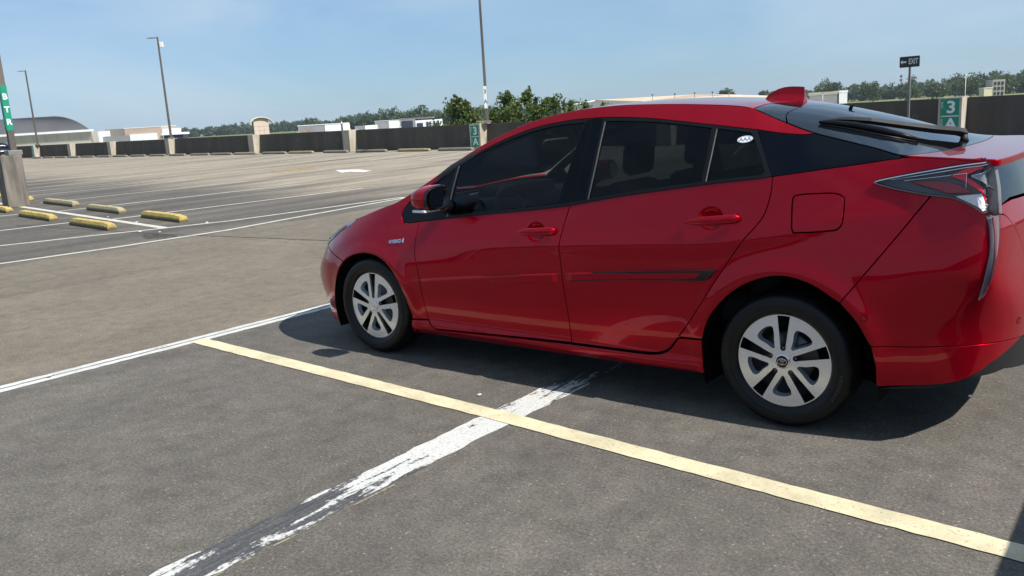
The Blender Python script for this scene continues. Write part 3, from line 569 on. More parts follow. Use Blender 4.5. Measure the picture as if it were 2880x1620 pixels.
# hangars
def hangar(name, label, A, B, depth, z1, m, extra=()):
    o0 = ((A[0]+B[0])/2, (A[1]+B[1])/2); h = empty(name, (*o0, GROUND_Z)); tag(h, label, 'hangar', 'hangars across the airfield')
    def s(nm, a, b, dp, z0, z1, mm):
        o = slab(nm, a, b, dp, z0-GROUND_Z, z1-GROUND_Z, mm, h, o0); return o
    s('wall', A, B, depth, GROUND_Z, z1, m)
    for e in extra: s(*e)
    return h
lerp = lambda a, b, t: (a[0]+(b[0]-a[0])*t, a[1]+(b[1]-a[1])*t)
hangar('hangar', 'white flat hangar with a grey side, right of the small tower', (-262.4, 214.5), (-256.6, 219.1), 12, 1.0, WHITE_B, [('grey_side', (-270.5, 207.9), (-262.45, 214.45), 11, GROUND_Z, .98, GREY_B), ('roof_edge', (-270.6, 207.7), (-256.5, 219.0), 11, 1.0, 1.22, WHITE_B), ('hangar_door', (-269.4, 208.7), (-268.0, 209.9), .3, GROUND_Z, .3, BRICKG), ('hangar_door', (-267.6, 210.1), (-266.2, 211.3), .3, GROUND_Z, .3, BRICKG)])
hangar('hangar', 'low white shed with a pale grey end between the hangars', (-273, 244.7), (-268.9, 248.0), 8, -.45, WHITE_B, [('grey_end', (-276.4, 242.0), (-273.05, 244.65), 7.5, GROUND_Z, -.5, GREY_B), ('orange_roof', (-283, 237), (-279, 240), 6, -2, -.1, TAN_B)])
hangar('hangar', 'grey hangar with a white right half', (-265.3, 251.3), (-261.0, 254.7), 10, .95, WHITE_B, [('grey_wall', (-269.9, 247.6), (-265.35, 251.25), 10, GROUND_Z, 1.0, GREY_B), ('roof_edge', (-270.0, 247.4), (-260.9, 254.6), 10.2, 1.0, 1.14, WHITE_B)])
hangar('hangar', 'dark blue grey hangar with a wide black door opening', (-261.0, 254.2), (-256.2, 258.0), 14, 1.0, GREY_B, [('hangar_door', (-260.6, 254.35), (-257.0, 257.2), -.3, GROUND_Z, .45, DARK_B), ('roof', (-261.2, 254.0), (-250.6, 262.6), 14, 1.0, 1.55, ROOF_M)])
hangar('hangar', 'white hangar with black window bays beside the dark door', (-256.1, 257.9), (-247.9, 264.5), 12, .35, WHITE_B, [('bay', lerp((-256.1, 257.9), (-247.9, 264.5), t0), lerp((-256.1, 257.9), (-247.9, 264.5), t1), -.3, GROUND_Z+3, zt, DARK_B) for t0, t1, zt in ((.06, .30, -.75), (.44, .52, -.4), (.56, .62, -.4), (.72, .80, -.25), (.86, .95, -.25))])
# tan hangar behind the roof
o0 = (-66, 125); th = empty('hangar', (*o0, GROUND_Z)); tag(th, 'long tan hangar with white roof edge seen over the car roof', 'hangar', 'hangars across the airfield')
def tq(nm, pts, m, thick=.25):
    P = [Vector((x-o0[0], y-o0[1], z-GROUND_Z)) for x, y, z in pts]; nn = (P[1]-P[0]).cross(P[2]-P[0]).normalized()*thick; n = len(P); V = P+[p+nn for p in P]
    return ob(nm, V, [tuple(range(n))[::-1], tuple(range(n, 2*n))]+[(i, (i+1) % n, n+(i+1) % n, n+i) for i in range(n)], m, th)
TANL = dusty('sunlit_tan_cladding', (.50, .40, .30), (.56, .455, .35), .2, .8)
tq('end_wall', [(-79.5, 113.0, GROUND_Z), (-69.1, 121.4, GROUND_Z), (-69.1, 121.4, 1.72), (-75.1, 116.6, 2.42), (-79.5, 113.0, 1.80)], GREY_B)
tq('roof', [(-75.1, 116.6, 2.48), (-69.0, 121.3, 1.80), (-49.0, 138.0, 1.05), (-58.0, 131.5, 2.05), (-62.35, 127.5, 2.42)], TANL)
tq('long_wall', [(-69.1, 121.4, GROUND_Z), (-48.0, 138.5, GROUND_Z), (-48.0, 138.5, 1.0), (-69.1, 121.4, 1.70)], TANL)
for a, b in (((-79.6, 112.9, 1.82), (-75.1, 116.55, 2.50)), ((-75.1, 116.55, 2.50), (-69.0, 121.3, 1.83)), ((-75.1, 116.6, 2.52), (-62.35, 127.5, 2.47)), ((-62.35, 127.5, 2.47), (-49.0, 138.4, 1.10))): tube_ob('roof_edge', [Vector((p[0]-o0[0], p[1]-o0[1], p[2]-GROUND_Z)) for p in (a, b)], .10, WHITE_B, th, 6)
for k, (x, y, z, ws) in enumerate(((-62.75, 113.5, 2.80, 'first'), (-60.1, 115.7, 2.72, 'second'), (-57.75, 117.6, 2.70, 'third'), (-55.6, 119.3, 2.66, 'fourth'), (-53.65, 120.9, 2.64, 'fifth'))):
    r_ = empty('flood_light_pole', (x, y, GROUND_Z)); tag(r_, f'thin pole over the car roof, {ws} of five from the left', 'pole', 'thin poles before the tan hangar'); tube_ob('pole', [(0, 0, 0), (0, 0, z-GROUND_Z)], .055, GREYM, r_, 6); box('lamp', (-.14, -.1, z-GROUND_Z-.06), (.14, .1, z-GROUND_Z+.06), DARKPOLE, r_)
# light aircraft parked by the hangars
def aircraft(x, y, z, rz, label):
    r_ = empty('light_aircraft', (x, y, z), rz); tag(r_, label, 'aircraft', 'white light aircraft on the apron')
    tube_ob('fuselage', [(-3.6, 0, 1.2), (-3.0, 0, 1.25), (-1.5, 0, 1.4), (0, 0, 1.35), (2.0, 0, 1.5), (4.2, 0, 1.7)], [.15, .5, .65, .6, .32, .10], WHITE_B, r_, 10)
    box('wing', (-1.4, -5.2, 1.85), (.2, 5.2, 2.0), WHITE_B, r_); box('tailplane', (3.5, -1.7, 1.75), (4.4, 1.7, 1.85), WHITE_B, r_)
    ob('fin', [(3.0, -.05, 1.7), (4.5, -.05, 1.75), (4.7, -.05, 3.1), (4.1, -.05, 3.1), (3.0, .05, 1.7), (4.5, .05, 1.75), (4.7, .05, 3.1), (4.1, .05, 3.1)], [(0, 1, 2, 3), (7, 6, 5, 4), (0, 4, 5, 1), (1, 5, 6, 2), (2, 6, 7, 3), (3, 7, 4, 0)], WHITE_B, r_)
    for yy in (-1.1, 1.1): tube_ob('undercarriage', [(-.4, yy*.4, 1.0), (-.4, yy, .25)], .07, GREYM, r_, 5)
    tube_ob('undercarriage', [(-2.7, 0, .9), (-2.7, 0, .2)], .07, GREYM, r_, 5)
for (x, y, z, rz, lb) in ((-249.5, 199.5, -4.1, .4, 'small white aircraft nearest the flat white hangar'), (-243, 204.6, -4.1, .5, 'small white aircraft beside the thin post on the wall'), (-250.5, 229.5, -4.4, -.5, 'white aircraft with upright fin left of the dark hangar door'), (-245.5, 233.0, -4.4, .3, 'white aircraft in front of the dark hangar door'), (-257, 193, -4.2, .2, 'small white aircraft showing only its wing above the parapet')): aircraft(x, y, z, rz, lb)
ap2 = ob('apron', [(-300, 170, -4.6), (-225, 175, -4.6), (-205, 260, -4.7), (-280, 290, -4.7)], [(0, 1, 2, 3)], APRON); ap2['kind'] = 'structure'
# camera post on the parapet
cp = empty('camera_post', (-31.9, wall_y(-31.9)+.5, 1.06)); tag(cp, 'short dark post with a small white camera on the parapet', 'camera post'); tube_ob('post', [(0, 0, 0), (0, 0, .52)], .045, DARKPOLE, cp, 8); box('camera', (-.02, -.11, .36), (.10, -.03, .44), SIGN_W, cp, .01)
# right-hand distance: apartment block, small buildings, street lamp, mast
apt = empty('apartment_block', (-80.5, 520, GROUND_Z)); tag(apt, 'beige apartment block among the trees at the far right', 'building')
slab('wall', (-83.5, 517.4), (-78.2, 520.4), 10, 0, 12.2, BEIGE_B, apt, (-80.5, 520))
for k in range(3):
    for q in range(3): a = lerp((-83.5, 517.2), (-78.2, 520.2), .12+q*.3); b = lerp((-83.5, 517.2), (-78.2, 520.2), .30+q*.3); slab('window', a, b, .2, 4.2+k*2.6, 5.9+k*2.6, DARK_B, apt, (-80.5, 520))
yb_ = empty('yellow_building', (-85, 514, GROUND_Z)); tag(yb_, 'small cream building below the apartment block', 'building'); slab('wall', (-86.6, 512.6), (-83.2, 514.8), 6, 0, 8.0, dusty('cream_render', (.62, .55, .34), (.68, .6, .4), .3), yb_, (-85, 514)); slab('roof', (-86.8, 512.3), (-83.0, 514.7), 6.4, 8.0, 8.4, WHITE_B, yb_, (-85, 514))
wb_ = empty('white_building', (-144.5, 466.9, GROUND_Z)); tag(wb_, 'small white building among trees right of the shark fin antenna', 'building'); slab('wall', (-146.6, 465.2), (-143.2, 467.8), 6, 0, 10.2, WHITE_B, wb_, (-144.5, 466.9)); slab('roof', (-146.9, 464.8), (-142.9, 467.9), 7, 10.2, 11.4, WHITE_B, wb_, (-144.5, 466.9))
gw_ = empty('grey_warehouse', (-152, 461, GROUND_Z)); tag(gw_, 'long grey warehouse roof among the far trees', 'building'); slab('wall', (-159, 455.6), (-147.4, 464.6), 14, 0, 9.6, GREY_B, gw_, (-152, 461)); slab('roof', (-159.4, 455.2), (-147.2, 464.5), 15, 9.6, 11.2, BEIGE_B, gw_, (-152, 461))
sl = empty('street_lamp', (-66.0, 357, GROUND_Z)); tag(sl, 'thin street lamp with a slanted arm before the far trees', 'street lamp'); tube_ob('pole', [(0, 0, 0), (0, 0, 14.4)], .10, WHITE_B, sl, 6); tube_ob('arm', [(0, 0, 14.3), (2.0, 1.4, 13.9)], .06, WHITE_B, sl, 5)
for x, y, h, lb in ((-140, 420, 10.6, 'white pole right of the shark fin antenna'), (-134, 426, 10.8, 'thin grey pole left of the small white building'), (-56, 430, 8.6, 'dark pole by the airport road'), (-42, 425, 10.2, 'dark pole with a small head at the far right')):
    r_ = empty('road_pole', (x, y, GROUND_Z)); tag(r_, lb, 'pole', 'poles along the airport road'); tube_ob('pole', [(0, 0, 0), (0, 0, h)], .11, WHITE_B if 'white' in lb else GREYM, r_, 6); box('head', (-.4, -.2, h-.2), (.4, .2, h), GREYM, r_)
ms = empty('radio_mast', (-218, 867, GROUND_Z)); tag(ms, 'thin radio mast rising over the woods left of the exit post', 'mast')
for dx, dy in ((0, 0), (.9, .3), (.3, .9)): tube_ob('leg', [(dx, dy, 0), (dx*.6, dy*.6, 23.5)], .16, GREYM, ms, 5)
for k in range(12): tube_ob('brace', [(0, 0, k*2), (.7, .5, k*2+1.8)], .08, GREYM, ms, 4)
for z in (21, 17.5): box('antenna_panel', (-.8, -.6, z), (1.4, 1.2, z+1.6), GREYM, ms)
# cars parked along the far airport road
cols = [(.7, .7, .7), (.05, .05, .06), (.5, .51, .53), (.72, .72, .72), (.25, .03, .03), (.6, .6, .62), (.7, .7, .7), (.1, .12, .18)]
cw = ['white', 'black', 'silver', 'pale', 'dark red', 'light grey', 'white roofed', 'navy']
for k, (x, y) in enumerate(((-118, 400), (-114, 403), (-110, 405), (-103, 409), (-97, 413), (-92, 416), (-86, 420), (-75, 425))):
    r_ = empty('parked_car', (x, y, GROUND_Z+1.2), .6); tag(r_, f'tiny {cw[k]} car on the far airport road, number {ords[k]} from the left', 'car', 'cars on the far airport road'); mm = mat('far_car_paint', cols[k], .3, coat=.6)
    box('body', (-2.2, -.9, .3), (2.2, .9, .9), mm, r_, .15); box('cabin', (-1.2, -.8, .9), (1.4, .8, 1.45), mm, r_, .25)
FENCE = dusty('road_embankment', (.20, .19, .11), (.26, .24, .15), .2, .95)
slab('embankment', (-180, 372), (40, 470), 60, GROUND_Z, GROUND_Z+1.2, grass_mat())['kind'] = 'structure'
# dark car parked on the far left of the deck
bc = empty('parked_car', (-86.6, 29.0, 0), LOT+.9); tag(bc, 'dark blue car at the left picture edge beyond the BTR post', 'car'); NV = mat('dark_blue_paint', (.008, .010, .022), .25, .3, 1.0)
bm = bmesh.new(); vs_ = bbox(bm, (-2.2, -.88, .28), (2.2, .88, .92)); vs2 = bbox(bm, (-1.0, -.78, .90), (1.9, .78, 1.48)); 
for v in vs2:
    if v.co.z > 1.2: v.co.x *= .72; v.co.y *= .86
bmesh.ops.bevel(bm, geom=bm.edges[:], offset=.10, segments=3, affect='EDGES'); obm('body', bm, NV, bc, True)
for x in (-1.35, 1.35):
    for y in (-.86, .72):
        w_ = empty('wheel', (x, y, .32)); w_.parent = bc; V, Fc = lathe([(.20, 0), (.30, 0), (.32, .05), (.32, .14), (.2, .15)], 24, 'y'); ob('tyre', V, Fc, mat('far_tyre', (.015, .015, .015), .8), w_, True); V, Fc = lathe([(0, -.005), (.2, -.005), (.205, .02)], 20, 'y'); ob('rim', V, Fc, mat('far_rim', (.55, .56, .58), .3, .7), w_, True)

# ---------------------------------------------------------------- humid summer air
hz = box('haze', (-2600, -900, GROUND_Z-1.5), (900, 2600, 40), None); hm = bpy.data.materials.new('haze_air'); hm.use_nodes = True; hm.node_tree.nodes.clear()
ho = hm.node_tree.nodes.new('ShaderNodeOutputMaterial'); hv = hm.node_tree.nodes.new('ShaderNodeVolumePrincipled'); hv.inputs['Density'].default_value = HAZE; hv.inputs['Color'].default_value = (.80, .90, 1.0, 1); hv.inputs['Anisotropy'].default_value = .3
hm.node_tree.links.new(hv.outputs[0], ho.inputs['Volume']); hz.data.materials.append(hm); hz['kind'] = 'stuff'; hz['label'] = 'thin pale haze over the airfield'; hz['category'] = 'haze'
# ---------- car body surfaces (metres; front = -x, left side = -y) ----------
def pchip(xs, ys):
    xs = np.array(xs, float); ys = np.array(ys, float); h = np.diff(xs); d = np.diff(ys)/h
    m = np.zeros(len(xs)); m[0] = d[0]; m[-1] = d[-1]
    for i in range(1, len(xs)-1):
        if d[i-1]*d[i] > 0:
            a = 2*h[i]+h[i-1]; b = h[i]+2*h[i-1]; m[i] = (a+b)/(a/d[i-1]+b/d[i])
    return _herm(xs, ys, m)
def spline(xs, ys):
    xs = np.array(xs, float); ys = np.array(ys, float); n = len(xs); h = np.diff(xs); d = np.diff(ys)/h
    A = np.zeros((n, n)); r = np.zeros(n); A[0, 0] = 2; A[0, 1] = 1; r[0] = 3*d[0]; A[-1, -1] = 2; A[-1, -2] = 1; r[-1] = 3*d[-1]
    for i in range(1, n-1):
        A[i, i-1] = h[i]; A[i, i] = 2*(h[i]+h[i-1]); A[i, i+1] = h[i-1]; r[i] = 3*(h[i]*d[i-1]+h[i-1]*d[i])
    return _herm(xs, ys, np.linalg.solve(A, r))
def _herm(xs, ys, m):
    def f(x):
        x = np.asarray(x, float); i = np.clip(np.searchsorted(xs, x)-1, 0, len(xs)-2); h = xs[i+1]-xs[i]; t = (x-xs[i])/h
        tc = np.clip(t, 0, 1)
        v = ((1+2*tc)*(1-tc)**2*ys[i]+tc*(1-tc)**2*h*m[i]+tc*tc*(3-2*tc)*ys[i+1]+tc*tc*(tc-1)*h*m[i+1])
        return v+np.where(t < 0, t*h*m[i], 0)+np.where(t > 1, (t-1)*h*m[i+1], 0)
    return f
def sstep(x, a, b):
    t = np.clip((x-a)/(b-a), 0, 1); return t*t*(3-2*t)
S_ = [-2.85, -2.6, -2.4, -2.25, -2.1, -1.95, -1.8, -1.6, -1.35, -1.0, -.5, 0, .5, 1.0, 1.35, 1.7, 1.9, 2.05, 2.13, 2.18, 2.23, 2.4, 2.7, 3.0]
XA = [-2.27, -2.255, -2.215, -2.15, -2.06, -1.94, -1.797, -1.6, -1.35, -1.0, -.5, 0, .5, 1.0, 1.35, 1.7, 1.9, 2.05, 2.125, 2.163, 2.180, 2.212, 2.242, 2.25]
YA = [0, .25, .45, .58, .68, .757, .812, .850, .867, .872, .874, .876, .878, .880, .881, .877, .869, .858, .845, .818, .775, .60, .30, 0]
XB = [-2.29, -2.275, -2.235, -2.165, -2.07, -1.945, -1.8, -1.6, -1.35, -1.0, -.5, 0, .5, 1.0, 1.35, 1.7, 1.9, 2.035, 2.105, 2.153, 2.195, 2.245, 2.278, 2.285]
YB = [0, .25, .45, .58, .68, .757, .812, .850, .867, .872, .874, .876, .878, .880, .880, .873, .854, .823, .786, .742, .68, .53, .27, 0]
fXA, fYA, fXB, fYB = (pchip(S_, v) for v in (XA, YA, XB, YB))
belt_z = spline([-2.85, -2.3, -2.0, -1.75, -1.5, -1.3, -1.07, -.925, -.71, -.32, .214, .52, .762, 1.042, 1.28, 1.425, 1.56, 1.69, 1.80, 1.95, 2.10, 2.4, 3.0],
                [.50, .53, .60, .68, .765, .815, .857, .871, .896, .939, .998, .1049e1, 1.082, 1.117, 1.143, 1.162, 1.180, 1.197, 1.211, 1.207, 1.201, 1.19, 1.19])
belt_in = pchip([-2.85, -2.2, -1.8, -1.5, -1.3, -1.05, -.7, 0, .5, 1.0, 1.3, 1.55, 1.8, 1.95, 2.1, 2.2, 2.5, 3.0],
                [.03, .035, .04, .05, .06, .075, .066, .054, .053, .064, .080, .105, .135, .11, .07, .055, .05, .05])
rail_z = pchip([-2.85, -2.4, -2.1, -1.95, -1.82, -1.61, -1.53, -1.43, -1.28, -1.19, -1.037, -.88, -.76, -.64, -.487, -.332, -.184, -.007, .17, .371, .561, .859, 1.023, 1.10, 1.17, 1.265, 1.393, 1.565, 1.69, 1.805, 1.95, 2.1, 2.4, 3.0],
               [.60, .615, .655, .708, .768, .847, .870, .901, .945, .968, 1.036, 1.124, 1.195, 1.257, 1.329, 1.386, 1.429, 1.462, 1.481, 1.488, 1.483, 1.466, 1.450, 1.432, 1.402, 1.362, 1.317, 1.276, 1.248, 1.220, 1.214, 1.207, 1.20, 1.20])
rail_y = spline([-2.3, -2.1, -1.95, -1.8, -1.6, -1.43, -1.28, -1.15, -.9, -.5, 0, .5, 1.0, 1.4, 1.6, 1.83, 1.95, 2.1, 2.17],
                [.45, .60, .665, .70, .735, .748, .757, .757, .700, .625, .572, .546, .535, .592, .652, .728, .757, .790, .797])
peak_z = spline([-2.85, -2.0, -1.3, -.5, .3, .8, 1.1, 1.5, 1.9, 2.1, 3.0], [.42, .45, .50, .53, .54, .49, .44, .46, .53, .58, .60])
def plan(s, z):
    b = sstep(z, .50, .78)
    return fXB(s)*(1-b)+fXA(s)*b, fYB(s)*(1-b)+fYA(s)*b
def ring(s, z, off=0.0, lamp=0):
    """body side below the belt line; off moves the point outwards"""
    e = 1e-3
    x, y = plan(s, z); x1, y1 = plan(s+e, z); x0, y0 = plan(s-e, z)
    tx, ty = x1-x0, y1-y0; l = np.hypot(tx, ty)+1e-12; nx, ny = -ty/l, tx/l
    zp = peak_z(s); zb = belt_z(s)
    u = np.clip((z-zp)/(zb-zp), 0, 1.2); w = np.clip((zp-z)/(zp-.28), 0, 1.3)
    I = belt_in(s)*u**2.1+.030*w**1.7
    side = sstep(s, -1.15, -.95)*(1-sstep(s, .9, 1.15))
    I = I-side*.020*sstep(-z, -.285, -.235)
    I = I+.05*np.clip((.225-z)/.06, 0, 1.5)**2*side
    for xc, zc, r in ((-1.35, .305, .375), (1.355, .325, .405)):
        d = np.hypot(s-xc, z-zc)
        I = I-.010*np.exp(-((d-r)/.045)**2)*(z > .12)
    # soft crease running from the front door up to the tail lamp
    zc = .735+.145*np.clip(s+.9, 0, 9)/2.6+.10*sstep(s, .9, 1.8)
    I = I-.006*np.exp(-((z-zc)/.05)**2)*sstep(s, -1.0, .2)*(1-sstep(s, 1.75, 2.0))
    # rear face: window set back under the spoiler, bumper bulge
    rear = sstep(s, 2.14, 2.3)
    I = I+(1-lamp)*rear*(.055*np.clip((z-.93)/.27, 0, 1)-.012*np.exp(-((z-.62)/.12)**2))
    I = I-off
    return x-nx*I, y-ny*I
def side(s, z, off=0.0):
    """whole left side: ring below the belt, loft from belt to roof rail above; returns Nx3"""
    s = np.atleast_1d(np.asarray(s, float)); z = np.atleast_1d(np.asarray(z, float)); s, z = np.broadcast_arrays(s, z)
    zb = belt_z(s); zr = np.maximum(rail_z(s), zb+.004)
    zz = np.minimum(z, zb)
    x, y = ring(s, zz, off)
    v = np.clip((z-zb)/(zr-zb), 0, 1.15); up = (z > zb)*(s < 2.17)
    yr = rail_y(np.minimum(s, 2.17))+off
    bul = .045*np.clip((zr-zb)/.45, 0, 1)
    y = np.where(up, y+(yr-y)*v+bul*v*(1-v), y)
    return np.stack([x, -y, z], -1)
zc_f = spline([-2.3, -2.1, -1.9, -1.7, -1.4, -1.2, -1.08, -.9, -.7, -.5, -.3, 0, .3, .5, .735, .92, 1.14, 1.3, 1.45, 1.6, 1.75, 1.85, 1.94, 2.05, 2.2],
              [.63, .73, .800, .860, .935, .985, 1.055, 1.165, 1.265, 1.35, 1.42, 1.482, 1.503, 1.505, 1.494, 1.478, 1.452, 1.422, 1.385, 1.340, 1.285, 1.252, 1.228, 1.217, 1.208])
def top(x, t, off=0.0):
    """upper surface between the two rails, t = -1 left rail .. +1 right rail"""
    x = np.atleast_1d(np.asarray(x, float)); t = np.atleast_1d(np.asarray(t, float)); x, t = np.broadcast_arrays(x, t)
    zr = rail_z(x); yr = rail_y(x); zc = zc_f(x)
    z = zr+(zc-zr)*(1-np.abs(t)**2.4)+off
    return np.stack([x, yr*t, z], -1)

def lamp_s(s, z, off=0.0):
    """tail lamp lens surface: the body corner without the recessed rear window"""
    s = np.atleast_1d(np.asarray(s, float)); z = np.atleast_1d(np.asarray(z, float)); s, z = np.broadcast_arrays(s, z)
    x, y = ring(s, np.minimum(z, belt_z(s)), off, 1)
    return np.stack([x, -y, z], -1)
# ---------------------------------------------------------------- the red car
def inpoly(P, poly):
    P = np.asarray(P); q = np.asarray(poly); x, y = P[:, 0], P[:, 1]; r = np.zeros(len(P), bool); n = len(q)
    for i in range(n):
        a, b = q[i], q[(i+1) % n]
        if a[1] == b[1]: continue
        c = ((a[1] > y) != (b[1] > y)) & (x < (b[0]-a[0])*(y-a[1])/(b[1]-a[1])+a[0]); r ^= c
    return r
def crom(pts, n=6):
    """open Catmull-Rom polyline"""
    p = [np.array(q, float) for q in pts]; out = []
    for i in range(len(p)-1):
        a = p[max(i-1, 0)]; b = p[i]; c = p[i+1]; d = p[min(i+2, len(p)-1)]
        for k in range(n):
            t = k/n; out.append(.5*((2*b)+(-a+c)*t+(2*a-5*b+4*c-d)*t*t+(-a+3*b-3*c+d)*t**3))
    out.append(p[-1]); return [tuple(q) for q in out]
def dens(poly, h):
    out = []; n = len(poly)
    for i in range(n):
        a = np.array(poly[i]); b = np.array(poly[(i+1) % n]); k = max(1, int(math.ceil(np.linalg.norm(b-a)/h)))
        for j in range(k): out.append(a+(b-a)*j/k)
    o2 = [out[0]]
    for q in out[1:]:
        if np.linalg.norm(q-o2[-1]) > h*.12: o2.append(q)
    if np.linalg.norm(o2[0]-o2[-1]) < h*.12: o2.pop()
    return np.array(o2)
def shrink(poly, g):
    n = len(poly); A = .5*sum(poly[i][0]*poly[(i+1) % n][1]-poly[(i+1) % n][0]*poly[i][1] for i in range(n)); sg = 1 if A > 0 else -1
    nx = np.roll(poly, -1, 0)-poly; nx /= np.linalg.norm(nx, axis=1)[:, None]+1e-12
    nr = np.stack([-nx[:, 1], nx[:, 0]], 1)*sg; v = nr+np.roll(nr, 1, 0); l = np.linalg.norm(v, axis=1)[:, None]; v /= np.maximum(l, .6)
    k = 2/np.maximum(l, 1.0)
    return poly+v*g*np.minimum(k, 1.5), -v
def surf_normals(fn, P, outward):
    e = 2e-3; u = fn(P[:, 0]+e, P[:, 1])-fn(P[:, 0]-e, P[:, 1]); v = fn(P[:, 0], P[:, 1]+e)-fn(P[:, 0], P[:, 1]-e)
    n = np.cross(u, v); n /= np.linalg.norm(n, axis=1)[:, None]+1e-12
    s = np.sign((n*outward).sum(1)); s[s == 0] = 1
    return n*s[:, None], u/(2*e), v/(2*e)
def panel(name, outline, fn, m, parent, res=.025, gap=.0042, depth=.014, holes=(), outward=None, roll=.0022):
    """a pressed panel: outline in the surface's own (u, v) domain, rolled edges, flange of the given depth"""
    loops = []; raw = [outline]+list(holes)
    for i, lp in enumerate(raw):
        d = dens(lp, res*.55); d, o = shrink(d, gap if i == 0 else -gap)
        loops.append((d, o if i == 0 else o))
    pts = []; edges = []
    for d, o in loops:
        b = len(pts); n = len(d); pts += [Vector(q) for q in d]; edges += [(b+i, b+(i+1) % n) for i in range(n)]
    d0 = loops[0][0]; lo, hi = d0.min(0), d0.max(0)
    gx, gy = np.meshgrid(np.arange(lo[0], hi[0], res), np.arange(lo[1], hi[1], res)); G = np.stack([gx.ravel(), gy.ravel()], 1)
    k = inpoly(G, d0)
    for d, o in loops[1:]: k &= ~inpoly(G, d)
    G = G[k]
    if len(G):
        al = np.concatenate([d for d, o in loops]); dm = np.min(((G[:, None]-al[None])**2).sum(2), 1); G = G[dm > (res*.4)**2]
    pts += [Vector(q) for q in G]
    V2, E2, F2, *_ = delaunay_2d_cdt(pts, edges, [], 0, 1e-7)
    V2 = np.array([(v.x, v.y) for v in V2]); F2 = np.array([f for f in F2 if len(f) == 3])
    cen = V2[F2].mean(1); k = inpoly(cen, d0)
    for d, o in loops[1:]: k &= ~inpoly(cen, d)
    F2 = F2[k]
    base = fn(V2[:, 0], V2[:, 1])
    if outward is None:
        ow = np.zeros_like(base); ow[:, 1] = -1; ow[:, 0] = .3*np.sign(base[:, 0])*(np.abs(base[:, 0]) > 1.9)
    else: ow = np.tile(np.array(outward, float), (len(base), 1))
    N, U, Vv = surf_normals(fn, V2, ow)
    verts = [base]; norms = [N]; faces = []
    a, b, c = base[F2[:, 0]], base[F2[:, 1]], base[F2[:, 2]]; fl = (np.cross(b-a, c-a)*N[F2[:, 0]]).sum(1) < 0
    F2[fl] = F2[fl][:, ::-1]; faces += [tuple(f) for f in F2.tolist()]
    tot = len(base)
    for d, o in loops:
        L = fn(d[:, 0], d[:, 1]); owl = ow[:1].repeat(len(L), 0)
        if outward is None: owl = np.zeros_like(L); owl[:, 1] = -1; owl[:, 0] = .3*np.sign(L[:, 0])*(np.abs(L[:, 0]) > 1.9)
        n, u, v = surf_normals(fn, d, owl)
        t = u*o[:, :1]+v*o[:, 1:]; t -= n*(t*n).sum(1)[:, None]; t /= np.linalg.norm(t, axis=1)[:, None]+1e-12
        rings = [(L, n), (L+t*roll*.7-n*roll*.3, (n+t)/1.414), (L+t*roll-n*roll, t), (L+t*roll-n*depth, t)]
        k = len(L); ori = np.cross(np.roll(L, -1, 0)-L, n); sgn = (ori*t).sum() > 0
        for q, nn in rings: verts.append(q); norms.append(nn)
        for r in range(3):
            for i in range(k):
                j = (i+1) % k; A, B = tot+r*k+i, tot+r*k+j; Cc, D = tot+(r+1)*k+j, tot+(r+1)*k+i
                faces.append((A, D, Cc, B) if sgn else (A, B, Cc, D))
        tot += 4*k
    verts = np.concatenate(verts); norms = np.concatenate(norms)
    me = bpy.data.meshes.new(name); me.from_pydata(verts.tolist(), [], faces); me.update()
    me.polygons.foreach_set('use_smooth', [True]*len(me.polygons))
    me.normals_split_custom_set_from_vertices([tuple(x) for x in norms])
    me.materials.append(m)
    o = bpy.data.objects.new(name, me); C.objects.link(o); o.parent = parent
    return o
def far_side(o, name=None):
    c = o.copy(); C.objects.link(c); c.scale = (1, -1, 1); c.parent = o.parent; return c
# materials
def car_paint():
    m = mat('red_metallic_paint', (.345, .0004, .011), .32, .62, 1.0, .0, .004); g = NT(m)
    v = g.coord((1, 1, 1)); f = g.voro(v, 900, out='Color')
    g.col(g.mix(.10, (.345, .0004, .011), f, 'OVERLAY'))
    g.b.inputs['Coat IOR'].default_value = 1.32
    o = g.new('ShaderNodeBump'); o.inputs['Strength'].default_value = .02; o.inputs['Distance'].default_value = .002
    g.ln(g.noise(v, 14, 2), o.inputs['Height']); g.ln(o.outputs[0], g.b.inputs['Coat Normal'])
    return m
RED = car_paint()
BLACK_PILLAR = mat('black_pillar_glass', (.002, .003, .006), .05, 0, 0, .10)
BLACK_GLOSS = mat('gloss_black_trim', (.004, .005, .007), .03, 0, 0, .45)
BLACK_SATIN = mat('satin_black_trim', (.006, .007, .009), .35, spec=.15)
BLACK_PLASTIC = dusty('black_plastic', (.006, .006, .007), (.011, .011, .012), 60, .55, .15, 400, kind='obj')
SHELL = mat('dark_body_inside', (.004, .004, .004), .9, spec=.1)
RUBBER = dusty('tyre_rubber', (.004, .004, .0045), (.008, .008, .008), 18, .40, .08, 260, kind='obj', spec=.28)
SILVER = mat('silver_wheel_paint', (.74, .75, .77), .27, .75, .2, .5, .1)
SILVER_DARK = mat('silver_wheel_bevel', (.36, .40, .47), .30, .6, .3)
STEEL_BLACK = mat('black_steel', (.008, .008, .009), .45)
CHROME = mat('chrome', (.80, .81, .83), .06, 1.0)
GREY_METAL = mat('brushed_grey_strip', (.085, .085, .082), .4, .5)
WHITE_PRINT = mat('white_print', (.78, .78, .80), .4)
FABRIC = dusty('dark_seat_fabric', (.012, .012, .014), (.022, .022, .025), 90, .9, kind='obj')
DASH = mat('dashboard_plastic', (.018, .019, .021), .6)
